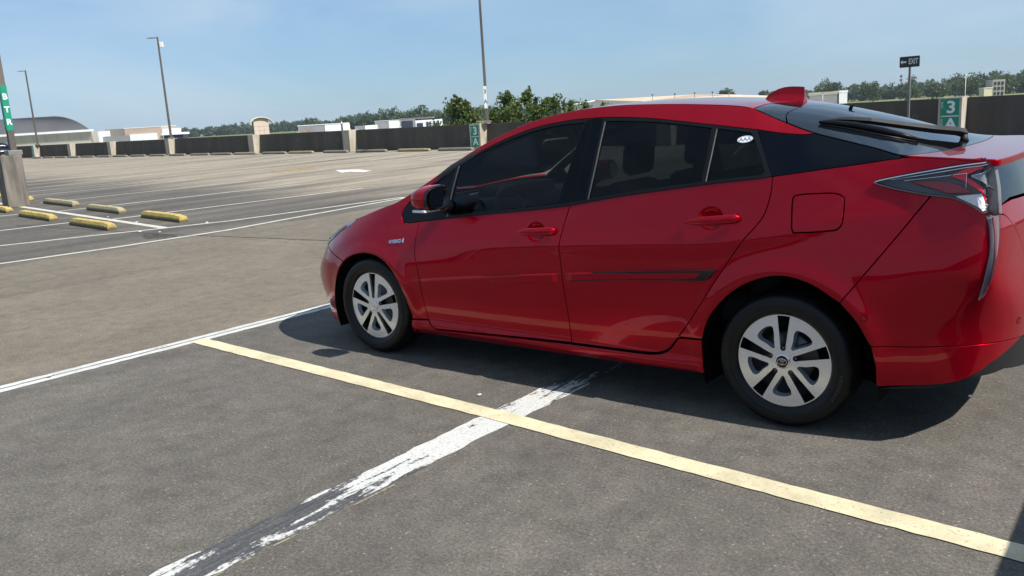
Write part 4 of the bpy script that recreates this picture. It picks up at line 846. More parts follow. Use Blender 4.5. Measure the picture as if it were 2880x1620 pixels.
def glass(name, tint, ior=1.52, refl=1.0):
    m = bpy.data.materials.new(name); m.use_nodes = True; t = m.node_tree; t.nodes.clear()
    o = t.nodes.new('ShaderNodeOutputMaterial'); tr = t.nodes.new('ShaderNodeBsdfTransparent'); tr.inputs[0].default_value = (*tint, 1)
    gl = t.nodes.new('ShaderNodeBsdfGlossy'); gl.inputs['Roughness'].default_value = .0; gl.inputs[0].default_value = (refl, refl, refl, 1)
    fr = t.nodes.new('ShaderNodeFresnel'); fr.inputs['IOR'].default_value = ior; mx = t.nodes.new('ShaderNodeMixShader')
    t.links.new(fr.outputs[0], mx.inputs[0]); t.links.new(tr.outputs[0], mx.inputs[1]); t.links.new(gl.outputs[0], mx.inputs[2]); t.links.new(mx.outputs[0], o.inputs[0])
    return m
GLASS_F = glass('front_tinted_glass', (.32, .36, .36), 1.3); GLASS_R = glass('privacy_glass', (.10, .112, .118), 1.3); GLASS_W = glass('windscreen_glass', (.78, .84, .80))
GLASS_H = glass('hatch_glass', (.06, .07, .08), 1.6)
LENS = glass('clear_lamp_lens', (.96, .96, .97), 1.3); LENS_SMOKE = glass('smoked_lamp_lens', (.86, .86, .88), 1.33)
LAMP_DARK = mat('lamp_housing_grey', (.11, .113, .118), .4, .2); LAMP_RED = mat('red_lamp_guide', (.95, .012, .035), .35, .0, .3)
LAMP_RED_DARK = mat('red_reflector', (.40, .012, .018), .3, 0, .2); LAMP_SILVER = mat('silver_lamp_reflector', (.92, .94, .96), .35, .10)
NT(LAMP_SILVER).bump(NT(LAMP_SILVER).voro(NT(LAMP_SILVER).coord(), 90), .25, .02)
AMBER = mat('amber_lamp', (.30, .055, .015), .25, .1, .6)
car = empty('car', (0, 0, 0)); tag(car, 'glossy red hatchback with dark tinted windows parked in the foreground', 'car')
sideF = lambda off: (lambda s, z: side(s, z, off))
lampF = lambda off: (lambda s, z: lamp_s(s, z, off))
topF = lambda off: (lambda x, t: top(x, t, off))
belt_pts = lambda a, b, n=14: [(s, float(belt_z(s))) for s in np.linspace(a, b, n)]
rail_pts = lambda a, b, n=20, dz=0.: [(s, float(rail_z(s))+dz) for s in np.linspace(a, b, n)]
G_F = crom([(-.919, .871), (-.926, .82), (-.931, .702), (-.914, .624), (-.893, .538), (-.872, .321), (-.859, .266), (-.814, .221)])
D_BOT = crom([(-.814, .221), (-.514, .236), (-.104, .253), (.195, .262)])
G_B = crom([(.195, .262), (.194, .439), (.174, .618), (.162, .716), (.157, .792), (.180, .901), (.210, .9975)])
R_BOT = crom([(.195, .262), (.438, .265), (.634, .268), (.709, .274), (.759, .289), (.793, .314), (.829, .358)])
R_REAR = crom([(.829, .358), (.921, .479), (1.065, .707), (1.168, .859), (1.215, .914), (1.257, .974), (1.276, 1.037), (1.284, 1.099), (1.281, 1.1431)])
ARCH_F = crom([(-1.602, .592), (-1.56, .618), (-1.470, .648), (-1.350, .660), (-1.235, .640), (-1.139, .583), (-1.058, .470), (-1.016, .340), (-.998, .267)])
ARCH_FB = crom([(-1.79, .136), (-1.765, .301), (-1.712, .440), (-1.655, .541), (-1.602, .592)])
ARCH_R = crom([(.974, .383), (1.017, .499), (1.105, .605), (1.214, .678), (1.345, .714), (1.478, .689), (1.608, .616)])
ARCH_RB = crom([(1.608, .616), (1.679, .539), (1.724, .461), (1.738, .440)])
DLO_TIP = crom([(-.919, .871), (-1.052, .858), (-1.074, .874), (-1.087, .901), (-1.083, .927), (-1.059, .959), (-1.008, 1.008)])
HL_LOW = crom([(-1.545, .866), (-1.624, .822), (-1.753, .768), (-1.876, .707), (-1.985, .664)])
FB_SEAM = crom([(-1.985, .664), (-1.86, .645), (-1.745, .621), (-1.602, .592)])
B_SEAM = crom([(1.608, .616), (1.808, .890), (1.932, 1.066)])
LAMP_LOW = crom([(1.713, 1.117), (1.735, 1.106), (1.814, 1.087), (1.932, 1.068), (2.010, 1.060), (2.064, 1.041), (2.106, 1.019), (2.140, 1.003)])
LAMP_UP = crom([(1.713, 1.117), (1.729, 1.127), (1.829, 1.148), (2.034, 1.186), (2.150, 1.199)])
H_SEAM = crom([(2.156, 1.2045), (2.03, 1.207), (1.922, 1.209), (1.838, 1.213), (1.808, 1.214)])
DLO_TOP = crom([(-1.008, 1.008), (-.863, 1.099), (-.674, 1.209), (-.436, 1.312), (-.173, 1.392), (.06, 1.426), (.23, 1.433), (.391, 1.430), (.586, 1.415), (.773, 1.391), (.952, 1.368), (1.137, 1.343)])
SPEAR_LOW = crom([(1.137, 1.343), (1.225, 1.327), (1.310, 1.316), (1.358, 1.313), (1.394, 1.316)])
CP_EDGE = crom([(1.137, 1.343), (1.181, 1.277), (1.235, 1.202), (1.281, 1.1431)])
rv = lambda p: p[::-1]
# body panels
fender = panel('front_fender', DLO_TIP+[(-1.022, 1.028), (-1.037, 1.0345)]+rail_pts(-1.05, -1.54, 16, -.001)+HL_LOW+FB_SEAM[1:]+ARCH_F[1:]+[(-.868, .274)]+rv(G_F[:-6])[0:-1], sideF(0), RED, car, .022)
def oval(cs, cz, a, b, n=26): return [(cs+a*math.cos(t), cz+b*math.sin(t)) for t in np.linspace(0, 2*math.pi, n, endpoint=False)]
CUP1 = (-.002, .853, .060, .049); CUP2 = (1.008, .956, .060, .050)
fdoor = panel('front_door', G_F+D_BOT[1:]+G_B[1:]+rv(belt_pts(-.91, .20)), sideF(0), RED, car, .022, holes=[oval(*CUP1)])
rdoor = panel('rear_door', rv(G_B)+R_BOT[1:]+R_REAR[1:]+rv(belt_pts(.225, 1.27)), sideF(0), RED, car, .022, holes=[oval(*CUP2)])
FUEL = crom([(1.388, .935), (1.383, 1.045), (1.41, 1.064), (1.483, 1.070), (1.556, 1.071), (1.589, 1.058), (1.598, 1.036), (1.599, .960), (1.587, .932), (1.556, .919), (1.413, .906), (1.393, .915), (1.388, .935)])[:-1]
quarter = panel('quarter_panel', [(.842, .374), (.965, .381)]+ARCH_R+B_SEAM[1:]+rv(LAMP_LOW[:19])+LAMP_UP[1:]+H_SEAM+rv(belt_pts(1.29, 1.80))+rv(R_REAR)[1:-1], sideF(0), RED, car, .022, holes=[FUEL])
fuel = panel('fuel_flap', FUEL, sideF(0), RED, car, .02, gap=.0036)
rocker = panel('rocker_panel', [(-.998, .264), (-.868, .270)]+[(s, z-.006) for s, z in G_F[-9:]]+[(s, z-.009) for s, z in D_BOT[1:]]+[(s, z-.009) for s, z in R_BOT[1:-1]]+[(.842, .366), (.972, .376), (.966, .290), (.971, .203), (.557, .188), (.054, .180), (-.4, .172), (-.768, .166), (-1.03, .162), (-1.018, .215)], sideF(0), RED, car, .02)
LOW_SEAM = crom([(1.738, .440), (1.899, .452), (2.095, .467), (2.2, .470), (2.383, .462), (2.7, .458), (2.98, .455)])
BUMP_LOW = crom([(1.757, .259), (1.903, .280), (2.072, .308), (2.155, .345), (2.223, .400), (2.36, .455)])
HATCH_GAP = crom([(2.98, .70), (2.75, .702), (2.60, .730), (2.532, .778), (2.456, .871), (2.375, .945), (2.325, .981), (2.25, .992)])
rbump = panel('rear_bumper', B_SEAM+LAMP_LOW[20:]+[(2.20, .998)]+rv(HATCH_GAP)+rv(LOW_SEAM)+rv(ARCH_RB)[1:-1], sideF(0), RED, car, .02)
rlow = panel('bumper_lower', LOW_SEAM[:25]+rv(BUMP_LOW)[2:]+[(1.756, .35)], sideF(0), RED, car, .02, gap=.0035)
diff = panel('rear_diffuser', [(1.76, .245), (1.905, .262), (2.07, .290), (2.156, .325), (2.302, .335), (2.6, .29), (2.98, .28), (2.98, .452), (2.4, .456), (2.36, .452), (2.223, .396), (2.155, .341), (2.072, .304), (1.903, .276)], sideF(-.012), BLACK_PLASTIC, car, .03, gap=.001)
fbump = panel('front_bumper', FB_SEAM[:1]+[(-2.1, .655), (-2.4, .615), (-2.83, .60), (-2.83, .15), (-2.4, .15), (-2.1, .148), (-1.95, .140)]+ARCH_FB+rv(FB_SEAM)[1:-1], sideF(0), RED, car, .025)
rail = panel('roof_side_rail', rail_pts(-1.035, 1.09, 60)+crom([(1.10, 1.432), (1.17, 1.402), (1.256, 1.3655), (1.323, 1.340), (1.394, 1.3165)])+rv(SPEAR_LOW)[1:]+rv(DLO_TOP)[1:]+[(-1.022, 1.028)], sideF(0), RED, car, .018, gap=.003)
cpil = panel('c_pillar_glass', SPEAR_LOW+rail_pts(1.40, 1.80, 14)+rv(belt_pts(1.29, 1.80))+rv(CP_EDGE)[:-1], sideF(-.001), BLACK_PILLAR, car, .018, gap=.0025)
# window band: black frame with four openings
P0 = crom([(-.900, 1.062), (-.835, 1.098), (-.712, 1.172), (-.752, .995), (-.80, .975), (-.86, .99), (-.900, 1.062)])[:-1]
P1 = crom([(-.668, 1.198), (-.542, 1.256), (-.392, 1.310), (-.203, 1.364), (-.022, 1.398), (.171, 1.409)])+crom([(.168, 1.395), (.150, 1.22), (.118, 1.006)])+crom([(.10, 1.0025), (-.321, .953), (-.66, .914)])+[(-.675, .93)]
P2 = crom([(.308, 1.411), (.399, 1.409), (.592, 1.396), (.779, 1.374), (.910, 1.356)])+crom([(.912, 1.345), (.930, 1.23), (.942, 1.113)])+crom([(.93, 1.110), (.761, 1.088), (.517, 1.055), (.326, 1.024)])+[(.318, 1.2)]
P3 = crom([(.946, 1.352), (1.028, 1.341), (1.112, 1.328)])+crom([(1.122, 1.318), (1.178, 1.245), (1.236, 1.160)])+crom([(1.222, 1.1515), (1.118, 1.138), (.976, 1.118)])+[(.96, 1.24)]
frame = panel('window_frame', DLO_TIP+DLO_TOP[1:]+CP_EDGE[1:]+rv(belt_pts(-.91, 1.27, 40)), sideF(-.003), BLACK_SATIN, car, .02, gap=.0022, holes=[P0, P1, P2, P3], depth=.02)
wins = []
for nm, pl, gm in (('front_quarter_window', P0, GLASS_F), ('front_door_window', P1, GLASS_F), ('rear_door_window', P2, GLASS_R), ('rear_quarter_window', P3, GLASS_R)):
    wins.append(panel(nm, pl, sideF(-.008), gm, car, .03, gap=.0012, depth=.003))
seal_hl = []  # grey strips put the highlight along the window seals into colour
for nm, pl in (('seal_highlight', [(.299, 1.413), (.306, 1.412), (.319, 1.2), (.3205, 1.022), (.3145, 1.021), (.312, 1.2)]), ('seal_highlight', [(.937, 1.356), (.943, 1.354), (.958, 1.24), (.970, 1.113), (.9645, 1.112), (.952, 1.24)]),
               ('seal_highlight', [(-.684, 1.193), (-.676, 1.197), (-.686, .93), (-.684, .902), (-.692, .902), (-.693, .93)])):
    seal_hl.append(panel(nm, pl, sideF(.001), GREY_METAL, car, .02, gap=.0008, depth=.006, roll=.001))
bpil = panel('pillar_trim', [(.182, 1.418), (.222, 1.431), (.284, 1.428), (.298, 1.02), (.216, 1.003), (.126, .994)], sideF(.0005), BLACK_PILLAR, car, .02, gap=.002, depth=.006)
bgap = panel('pillar_gap', [(.214, 1.43), (.221, 1.43), (.226, 1.2), (.216, 1.0), (.209, 1.0), (.219, 1.2)], sideF(.0014), SHELL, car, .02, gap=.0006, depth=.003, roll=.0005)
belt_m = panel('belt_moulding', [(s, float(belt_z(s))-.001) for s in np.linspace(-.70, 1.265, 40)]+[(s, float(belt_z(s))+.013) for s in np.linspace(1.255, -.68, 40)], sideF(.003), BLACK_SATIN, car, .03, gap=.0005, depth=.008, roll=.002)
panel('moulding_shade_line', crom([(-.80, .5265), (-.685, .5345), (-.3, .5645), (.14, .6015)])+crom([(.14, .597), (-.3, .560), (-.685, .530), (-.80, .522)]), sideF(.0015), SHELL, car, .03, gap=.0002, depth=.002, roll=.0005)  # dark strip drawn as the shade line beneath the front moulding
def taper(a, b, h): return lambda s_, z_: side(s_, z_, .003+(h-.003)*sstep(s_, a, a+.05)*(1-sstep(s_, b-.03, b)))
mould_f = panel('door_moulding', crom([(-.874, .529), (-.685, .5535), (-.3, .594), (.146, .639)])+[(.146, .601)]+crom([(.14, .600), (-.3, .563), (-.685, .533), (-.874, .520)]), taper(-.874, .146, .015), RED, car, .012, gap=.003, depth=.022, roll=.007)
mould_r = panel('door_moulding', crom([(.200, .644), (.469, .668), (.75, .690), (.985, .7055)])+[(.945, .673)]+crom([(.93, .671), (.6, .645), (.231, .612), (.200, .610)]), taper(.200, 1.2, .015), RED, car, .012, gap=.003, depth=.022, roll=.007)
mould_t = panel('moulding_tip', [(.37, .6640), (.6, .6835), (1.048, .7195), (.998, .671), (.955, .667), (.80, .657), (.80, .660), (.945, .6745), (.985, .7045), (.94, .7035), (.6, .676)], sideF(.0185), BLACK_GLOSS, mould_r, .02, gap=.0006, depth=.024, roll=.003)
panel('moulding_tip', [(.235, .6135), (.60, .6465), (.80, .6595), (.80, .656), (.60, .643), (.235, .6105)], sideF(.0185), BLACK_GLOSS, mould_r, .02, gap=.0002, depth=.02, roll=.001)
# tail lamp
lampS = panel('tail_lamp', LAMP_UP+[(2.235, 1.196), (2.248, 1.10), (2.238, .998)]+rv(LAMP_LOW)[:-1], lampF(-.028), LAMP_DARK, car, .014, gap=.003, depth=.01)
def lamp_piece(nm, pl, off, m, res=.012, roll=.002, slope=0., s0=2.0): return panel(nm, pl, lambda s_, z_: lamp_s(s_, z_, off-slope*(s_-s0)), m, lampS, res, gap=.0008, depth=.012, roll=roll)
LP = [lamp_piece('red_light_guide', [(2.000, 1.146), (2.059, 1.174), (2.128, 1.189), (2.212, 1.191), (2.208, 1.180), (2.103, 1.168), (2.066, 1.153), (2.055, 1.145)], .008, LAMP_RED, slope=.16),
      lamp_piece('red_light_guide', crom([(2.000, 1.143), (2.053, 1.143), (2.070, 1.132), (2.118, 1.106), (2.170, 1.072), (2.205, 1.019)])+crom([(2.193, 1.017), (2.159, 1.058), (2.121, 1.084), (2.078, 1.108), (2.045, 1.128)]), .006, LAMP_RED, slope=.17),
      lamp_piece('red_reflector', crom([(1.853, 1.119), (1.930, 1.1215), (1.985, 1.119), (2.035, 1.106), (2.086, 1.080)])+[(1.994, 1.077), (1.932, 1.097)], -.004, LAMP_RED_DARK, slope=.04, s0=1.85),
      lamp_piece('reversing_light', [(2.025, 1.0665), (2.050, 1.070), (2.133, 1.0755), (2.159, 1.050), (2.190, 1.013), (2.143, 1.010), (2.110, 1.026), (2.055, 1.053)], .007, LAMP_SILVER, slope=.20, s0=2.02),
      lamp_piece('clear_reflector', [(2.080, 1.146), (2.228, 1.174), (2.228, 1.098), (2.165, 1.110)], .004, mat('lamp_facet_grey', (.30, .31, .32), .3, .4), .012, slope=.17, s0=2.08),
      lamp_piece('lamp_rib', [(1.771, 1.127), (1.871, 1.144), (2.059, 1.1785), (2.17, 1.1905), (2.17, 1.1875), (2.059, 1.1755), (1.871, 1.141)], .006, CHROME, .02, .001),
      lamp_piece('lamp_rib', [(1.827, 1.1255), (1.918, 1.1365), (2.060, 1.1565), (2.060, 1.154), (1.918, 1.134), (1.827, 1.123)], .0065, CHROME, .02, .001),
      lamp_piece('lamp_rib', [(2.0585, 1.156), (2.061, 1.156), (2.0605, 1.097), (2.0585, 1.097)], .0065, CHROME, .02, .0008),
      lamp_piece('lamp_rib', [(2.078, 1.148), (2.225, 1.177), (2.225, 1.175), (2.078, 1.145)], .006, CHROME, .02, .0006),
      lamp_piece('lamp_rib', [(2.078, 1.146), (2.165, 1.111), (2.228, 1.093), (2.228, 1.090), (2.165, 1.108), (2.078, 1.143)], .006, CHROME, .02, .0006)]
LENSO = panel('lamp_lens', LAMP_UP+[(2.235, 1.196), (2.248, 1.10), (2.238, .998)]+rv(LAMP_LOW)[:-1], lampF(.013), LENS, lampS, .014, gap=.003, depth=.012, roll=.004)
RIM_UP = panel('lamp_rib', LAMP_UP+rv([(s, z-.004) for s, z in LAMP_UP]), lampF(.0145), CHROME, lampS, .02, gap=.0006, depth=.004, roll=.001)
RIM_LO = panel('lamp_rib', LAMP_LOW+rv([(s+.001, z+.0045) for s, z in LAMP_LOW]), lampF(.0145), GREY_METAL, lampS, .02, gap=.0006, depth=.004, roll=.001)
RIM_RE = panel('lamp_rib', [(2.226, .999), (2.232, 1.1), (2.226, 1.195), (2.246, 1.195), (2.256, 1.1), (2.246, .998)], lampF(.012), mat('lamp_edge_grey', (.22, .22, .23), .25, .3), lampS, .02, gap=.0006, depth=.045, roll=.003)
STRIP = crom([(2.148, .996), (2.165, .955), (2.170, .870), (2.156, .794), (2.131, .664)])+crom([(2.150, .686), (2.174, .760), (2.214, .842), (2.236, .920), (2.238, .993)])
stripL = panel('lamp_strip', STRIP, lampF(.003), mat('lamp_strip_silver', (.42, .42, .44), .3, .6), car, .012, gap=.002, depth=.015)
panel('lamp_lens', STRIP, lampF(.011), LENS_SMOKE, stripL, .012, gap=.002, depth=.010, roll=.004)
panel('red_light_guide', crom([(2.185, .99), (2.196, .90), (2.180, .80), (2.142, .69)])+crom([(2.150, .70), (2.192, .80), (2.209, .90), (2.200, .99)]), lampF(.006), mat('lamp_strip_red', (.42, .12, .15), .25, .3), stripL, .012, gap=.0005, depth=.004, roll=.001)
# rear face
hatch = panel('hatch_panel', HATCH_GAP[:-4]+[(2.33, 1.02), (2.45, 1.028), (2.7, 1.022), (2.98, 1.02)], sideF(-.002), RED, car, .03)
rwin = panel('rear_lower_window', [(2.27, 1.01), (2.45, 1.034), (2.7, 1.028), (2.99, 1.026), (2.99, 1.19), (2.27, 1.19)], sideF(-.006), GLASS_H, car, .04, gap=.003, depth=.004)
# headlamp
hl = panel('headlamp', rv(HL_LOW)+rail_pts(-1.56, -2.08, 16)+[(-2.06, .66)], sideF(-.004), LAMP_SILVER, car, .02, gap=.003)
panel('amber_marker', [(-1.66, .797), (-1.753, .757+.018), (-1.87, .716), (-1.95, .688), (-1.93, .712), (-1.80, .775), (-1.70, .812)], sideF(-.001), AMBER, hl, .02, gap=.001, depth=.004)
panel('lamp_rib', rail_pts(-1.62, -1.98, 10, -.022)+rv(rail_pts(-1.62, -1.98, 10, -.030)), sideF(0), LAMP_DARK, hl, .02, gap=.001, depth=.004)
panel('lamp_lens', rv(HL_LOW)+rail_pts(-1.56, -2.08, 16)+[(-2.06, .66)], sideF(.004), LENS, hl, .02, gap=.003, depth=.008)
# badge, parking sensors, sticker
def on_side(o, s, z, off, roll=0., sc=1.0):
    e = .01; P = side(s, z, off)[0]; u = side(s+e, z, off)[0]-side(s-e, z, off)[0]; v = side(s, z+e, off)[0]-side(s, z-e, off)[0]
    u = Vector(u).normalized(); n = u.cross(Vector(v)).normalized(); v = n.cross(u)
    M = Matrix((u, v, n)).transposed().to_4x4(); M.translation = Vector(P); o.matrix_local = M @ Matrix.Rotation(roll, 4, 'Z') @ Matrix.Scale(sc, 4); return o
hb = text('hybrid_badge', 'HYBRID', .031, CHROME, car, .002, space=1.02, bold=.0006); on_side(hb, -1.107, .746, .002, .13)
def ellipse(rx, ry, n=32, tilt=0): return [(rx*math.cos(t)*math.cos(tilt)-ry*math.sin(t)*math.sin(tilt), rx*math.cos(t)*math.sin(tilt)+ry*math.sin(t)*math.cos(tilt)) for t in np.linspace(0, 2*math.pi, n, endpoint=False)]
def plate(name, outline, z0, z1, m, parent=None):
    n = len(outline); V = [(x, y, z0) for x, y in outline]+[(x, y, z1) for x, y in outline]
    return ob(name, V, [tuple(range(n))[::-1], tuple(range(n, 2*n))]+[(i, (i+1) % n, n+(i+1) % n, n+i) for i in range(n)], m, parent)
def ring_plate(name, a, b, z0, z1, m, parent=None):
    n = len(a); V = [(x, y, z) for z in (z0, z1) for x, y in a]+[(x, y, z) for z in (z0, z1) for x, y in b]; Fc = []
    for i in range(n):
        j = (i+1) % n; Fc += [(n+i, n+j, 3*n+j, 3*n+i), (i, j, n+j, n+i), (2*n+j, 2*n+i, 3*n+i, 3*n+j)]
    return ob(name, V, Fc, m, parent)
leaf = plate('badge_mark', ellipse(.007, .016, 16, -.2), 0, .002, CHROME, car); on_side(leaf, -1.036, .756, .002, .1)
st = plate('window_sticker', ellipse(.036, .020, 36), 0, .0006, WHITE_PRINT, car); on_side(st, 1.096, 1.302, -.004, .12)
BLUEGREY = mat('sticker_ink', (.11, .15, .25), .5)
ring_plate('sticker_ring', ellipse(.0335, .0178, 36), ellipse(.0315, .0160, 36), .0006, .0012, BLUEGREY, st)
stt = text('sticker_text', 'AAA', .030, BLUEGREY, st, .0004, space=.88, bold=.0004); stt.location = (0, -.001, .001)
for s, z in ((1.708, .561), (2.32, .545)):
    d = ring_plate('parking_sensor', ellipse(.014, .014, 24), ellipse(.0115, .0115, 24), 0, .0018, SHELL, car); on_side(d, s, z, -.0006)
    d2 = plate('sensor_face', ellipse(.011, .011, 24), -.002, .001, RED, d)
for s, z in ((.017, 1.437),):
    pass
# upper surface panels
mirror_t = lambda pts: pts+[(x, -t) for x, t in pts[::-1]]
roof = panel('roof', mirror_t([(-.33, 0), (-.33, -.5), (-.30, -.985)]+[(x, -.985) for x in np.linspace(-.2, 1.0, 12)]+[(1.085, -.985), (1.078, -.7), (1.078, -.45), (1.10, -.2), (1.11, 0)]), topF(.002), RED, car, .05, outward=(0, 0, 1), gap=.004)
rroof = panel('rear_roof_panel', mirror_t([(1.11, 0), (1.10, -.2), (1.078, -.45), (1.078, -.7), (1.086, -.985), (1.16, -.99), (1.251, -.99), (1.222, -.87), (1.210, -.77), (1.211, -.563), (1.224, -.4), (1.245, -.2), (1.25, 0)]), topF(.000), BLACK_GLOSS, car, .05, outward=(.2, 0, 1), gap=.003)
GL_LOW = crom([(1.812, -.99), (1.877, -.88), (1.926, -.657), (1.949, -.311), (1.955, 0)])
hglass = panel('hatch_glass', mirror_t([(1.25, 0), (1.245, -.2), (1.224, -.4), (1.211, -.563), (1.210, -.77), (1.222, -.87), (1.256, -.99)]+[(x, -.992) for x in np.linspace(1.32, 1.78, 10)]+GL_LOW), topF(.001), BLACK_GLOSS, car, .05, outward=(.3, 0, 1), gap=.005)
HLIP = GL_LOW[::-1]+[(1.84, -.995), (1.95, -.995), (2.05, -.995), (2.155, -.985)]+crom([(2.162, -.96), (2.177, -.80), (2.188, -.521), (2.196, -.25), (2.2, 0)])
hlip = panel('hatch_spoiler', HLIP+[(x, -t) for x, t in HLIP[::-1]][1:-1], topF(.001), RED, car, .05, outward=(.1, 0, 1), gap=.004, depth=.026, roll=.005)
wscr = panel('windscreen', mirror_t([(-1.16, 0), (-1.12, -.4), (-1.05, -.9)]+[(x, -.955) for x in np.linspace(-1.0, -.40, 10)]+[(-.345, -.9), (-.36, 0)]), topF(-.004), GLASS_W, car, .05, outward=(-.5, 0, 1), gap=.003, depth=.004)
hood = panel('bonnet', mirror_t([(-1.17, 0), (-1.13, -.4), (-1.07, -.97)]+[(x, -.97) for x in np.linspace(-1.15, -2.0, 14)]+[(-2.12, -.9), (-2.2, -.5), (-2.23, 0)]), topF(0), RED, car, .05, outward=(-.3, 0, 1), gap=.004)
# shark-fin antenna
V = []; Fc = []; N = []; prof = [(0, 0), (.06, .20), (.14, .40), (.24, .58), (.36, .745), (.50, .88), (.66, .955), (.84, .99), (.97, 1.0), (1.0, .985)]; K = 8; x0, x1, hh = .925, 1.135, .075
for u, hgt in prof:
    for j in range(K+1):
        f = j/K; x = x0+(x1-x0)*(u+(0 if u < .9 else .03*(1-f))); zb_ = float(top(min(x, 1.16), 0)[0, 2])-.006
        w = (.0035+.030*(1-f)**2.2*(1-.25*f))*min(1, .18+2.6*u)*(1.0 if u < .97 else .92); V.append((x, -w, zb_+hgt*hh*f+(.006 if f > 0 else 0)))
n1 = len(V)
V += [(x, -y, z) for x, y, z in V]
for i in range(len(prof)-1):
    for j in range(K):
        a, b_, c_, d_ = i*(K+1)+j, i*(K+1)+j+1, (i+1)*(K+1)+j+1, (i+1)*(K+1)+j; Fc += [(a, d_, c_, b_), (n1+a, n1+b_, n1+c_, n1+d_)]
    Fc.append((i*(K+1)+K, (i+1)*(K+1)+K, n1+(i+1)*(K+1)+K, n1+i*(K+1)+K))
e_ = (len(prof)-1)*(K+1)
for j in range(K): Fc.append((e_+j, n1+e_+j, n1+e_+j+1, e_+j+1))
fin = ob('antenna_fin', V, Fc, RED, car, True); fin.data.set_sharp_from_angle(angle=R(40))
# washer nozzle and rear wiper
def T(x, t, off): return Vector(top(x, t, off)[0])
noz = tube_ob('washer_nozzle', [T(1.37, -.01, 0), T(1.375, -.01, .016), T(1.395, -.012, .020)], [.010, .009, .004], BLACK_PLASTIC, car)
wip = tube_ob('wiper_arm', [T(1.900, -.07, .034), T(1.870, -.12, .038), T(1.80, -.30, .036), T(1.70, -.47, .033), T(1.577, -.61, .030), T(1.50, -.68, .026), T(1.445, -.73, .022), T(1.39, -.80, .016)], [.021, .020, .018, .016, .015, .012, .009, .005], BLACK_PLASTIC, car, 4, False)
tube_ob('wiper_pivot', [T(1.898, -.08, -.002), T(1.898, -.08, .012), T(1.896, -.08, .034)], [.022, .016, .015], BLACK_PLASTIC, wip, 14)
tube_ob('wiper_blade', [T(1.378, -.835, .012), T(1.45, -.785, .014), T(1.534, -.740, .016), T(1.649, -.69, .016), T(1.72, -.645, .014), T(1.791, -.60, .012)], [.006, .013, .016, .016, .013, .007], BLACK_SATIN, wip, 8)
tube_ob('blade_rubber', [T(1.385, -.838, .004), T(1.534, -.776, .004), T(1.649, -.732, .004), T(1.785, -.622, .004)], .004, RUBBER, wip, 6)
# door handles
def handle(name, s0, s1, z0, z1, key, cup):
    """pull handle bar standing off its scooped cup"""
    root = []; n = 14; V = []; Fc = []; K = 10
    for i in range(n+1):
        t = i/n; s = s0+(s1-s0)*t; zc = z0+(z1-z0)*t
        hgt = .0215*min(1, (.25+2.4*t) if t < .35 else 1)*(1 if t < .93 else .75); th = .013
        off = .004+.024*math.sin(math.pi*min(1, max(0, .08+.84*t)))**.7
        P = Vector(side(s, zc, off)[0])
        for j in range(K):
            a = 2*math.pi*j/K; V.append(P+Vector((0, -th*math.cos(a)*(.35 if i in (0, n) else 1), hgt*math.sin(a)*(.5 if i in (0, n) else 1))))
    for i in range(n):
        for j in range(K): Fc.append((i*K+j, i*K+(j+1) % K, (i+1)*K+(j+1) % K, (i+1)*K+j))
    Fc.append(tuple(range(K))[::-1]); Fc.append(tuple(n*K+j for j in range(K)))
    h = ob(name, V, Fc, RED, car, True)
    Vc = []; Fq = []; cn = 28; rings = [(1.06, -.0035), (.94, -.006), (.82, -.014), (.6, -.021), (.3, -.025), (.02, -.026)]
    for r, dd in rings:
        for k in range(cn):
            a = 2*math.pi*k/cn; Vc.append(side(cup[0]+cup[2]*r*math.cos(a), cup[1]+cup[3]*r*math.sin(a), dd)[0])
    for q in range(len(rings)-1):
        for k in range(cn): Fq.append((q*cn+k, q*cn+(k+1) % cn, (q+1)*cn+(k+1) % cn, (q+1)*cn+k))
    ob('handle_cup', Vc, Fq, RED, h, True)
    if key:
        kp = plate('key_lock', ellipse(.007, .007, 18), 0, .002, CHROME, h); P = Vector(side(s1-.022, z1-.002, .0)[0]); kp.matrix_local = Matrix.Translation(P+Vector((0, -.0235, 0))) @ Matrix.Rotation(R(90), 4, 'X')
    return h
h1 = handle('door_handle', -.128, .134, .848, .866, True, CUP1); h2 = handle('door_handle', .882, 1.152, .936, .962, False, CUP2)
# wing mirror
mroot = empty('wing_mirror'); mroot.parent = car
V = []; Fc = []; n = 20
mc = Vector((-.66, -.945, 1.036))
for i, (dx, sy, sz) in enumerate(((-.125, .25, .30), (-.115, .52, .55), (-.085, .80, .82), (-.045, .96, .97), (.0, 1.0, 1.0), (.030, .985, .985), (.038, .94, .93))):
    for k in range(n):
        a = 2*math.pi*k/n; ca, sa = math.cos(a), math.sin(a); e = .62
        y = .086*sy*math.copysign(abs(ca)**e, ca); z = .070*sz*math.copysign(abs(sa)**e, sa)
        z *= 1.0-.16*(y < 0)*abs(y)/.086
        V.append(mc+Vector((dx+.021*y/.086, y, z+.010*y/.086)))
for i in range(6):
    for k in range(n): Fc.append((i*n+k, (i+1)*n+k, (i+1)*n+(k+1) % n, i*n+(k+1) % n))
Fc.append(tuple(range(n)))
mh = ob('mirror_housing', V, Fc, RED, mroot, True)
V2 = [v.copy() for v in V[5*n:7*n]]; Fr = []
cc = sum((v for v in V[6*n:7*n]), Vector())/n
V2 = [V[5*n+k]+(V[5*n+k]-cc)*.012+Vector((.002, 0, 0)) for k in range(n)]+[cc+(V[6*n+k]-cc)*.97+Vector((.010, 0, 0)) for k in range(n)]+[cc+(V[6*n+k]-cc)*.88+Vector((.006, 0, 0)) for k in range(n)]+[cc+(V[6*n+k]-cc)*.86+Vector((-.014, 0, 0)) for k in range(n)]
for i in range(3):
    for k in range(n): Fr.append((i*n+k, (i+1)*n+k, (i+1)*n+(k+1) % n, i*n+(k+1) % n))
ob('mirror_bezel', V2, Fr, BLACK_GLOSS, mroot, True)
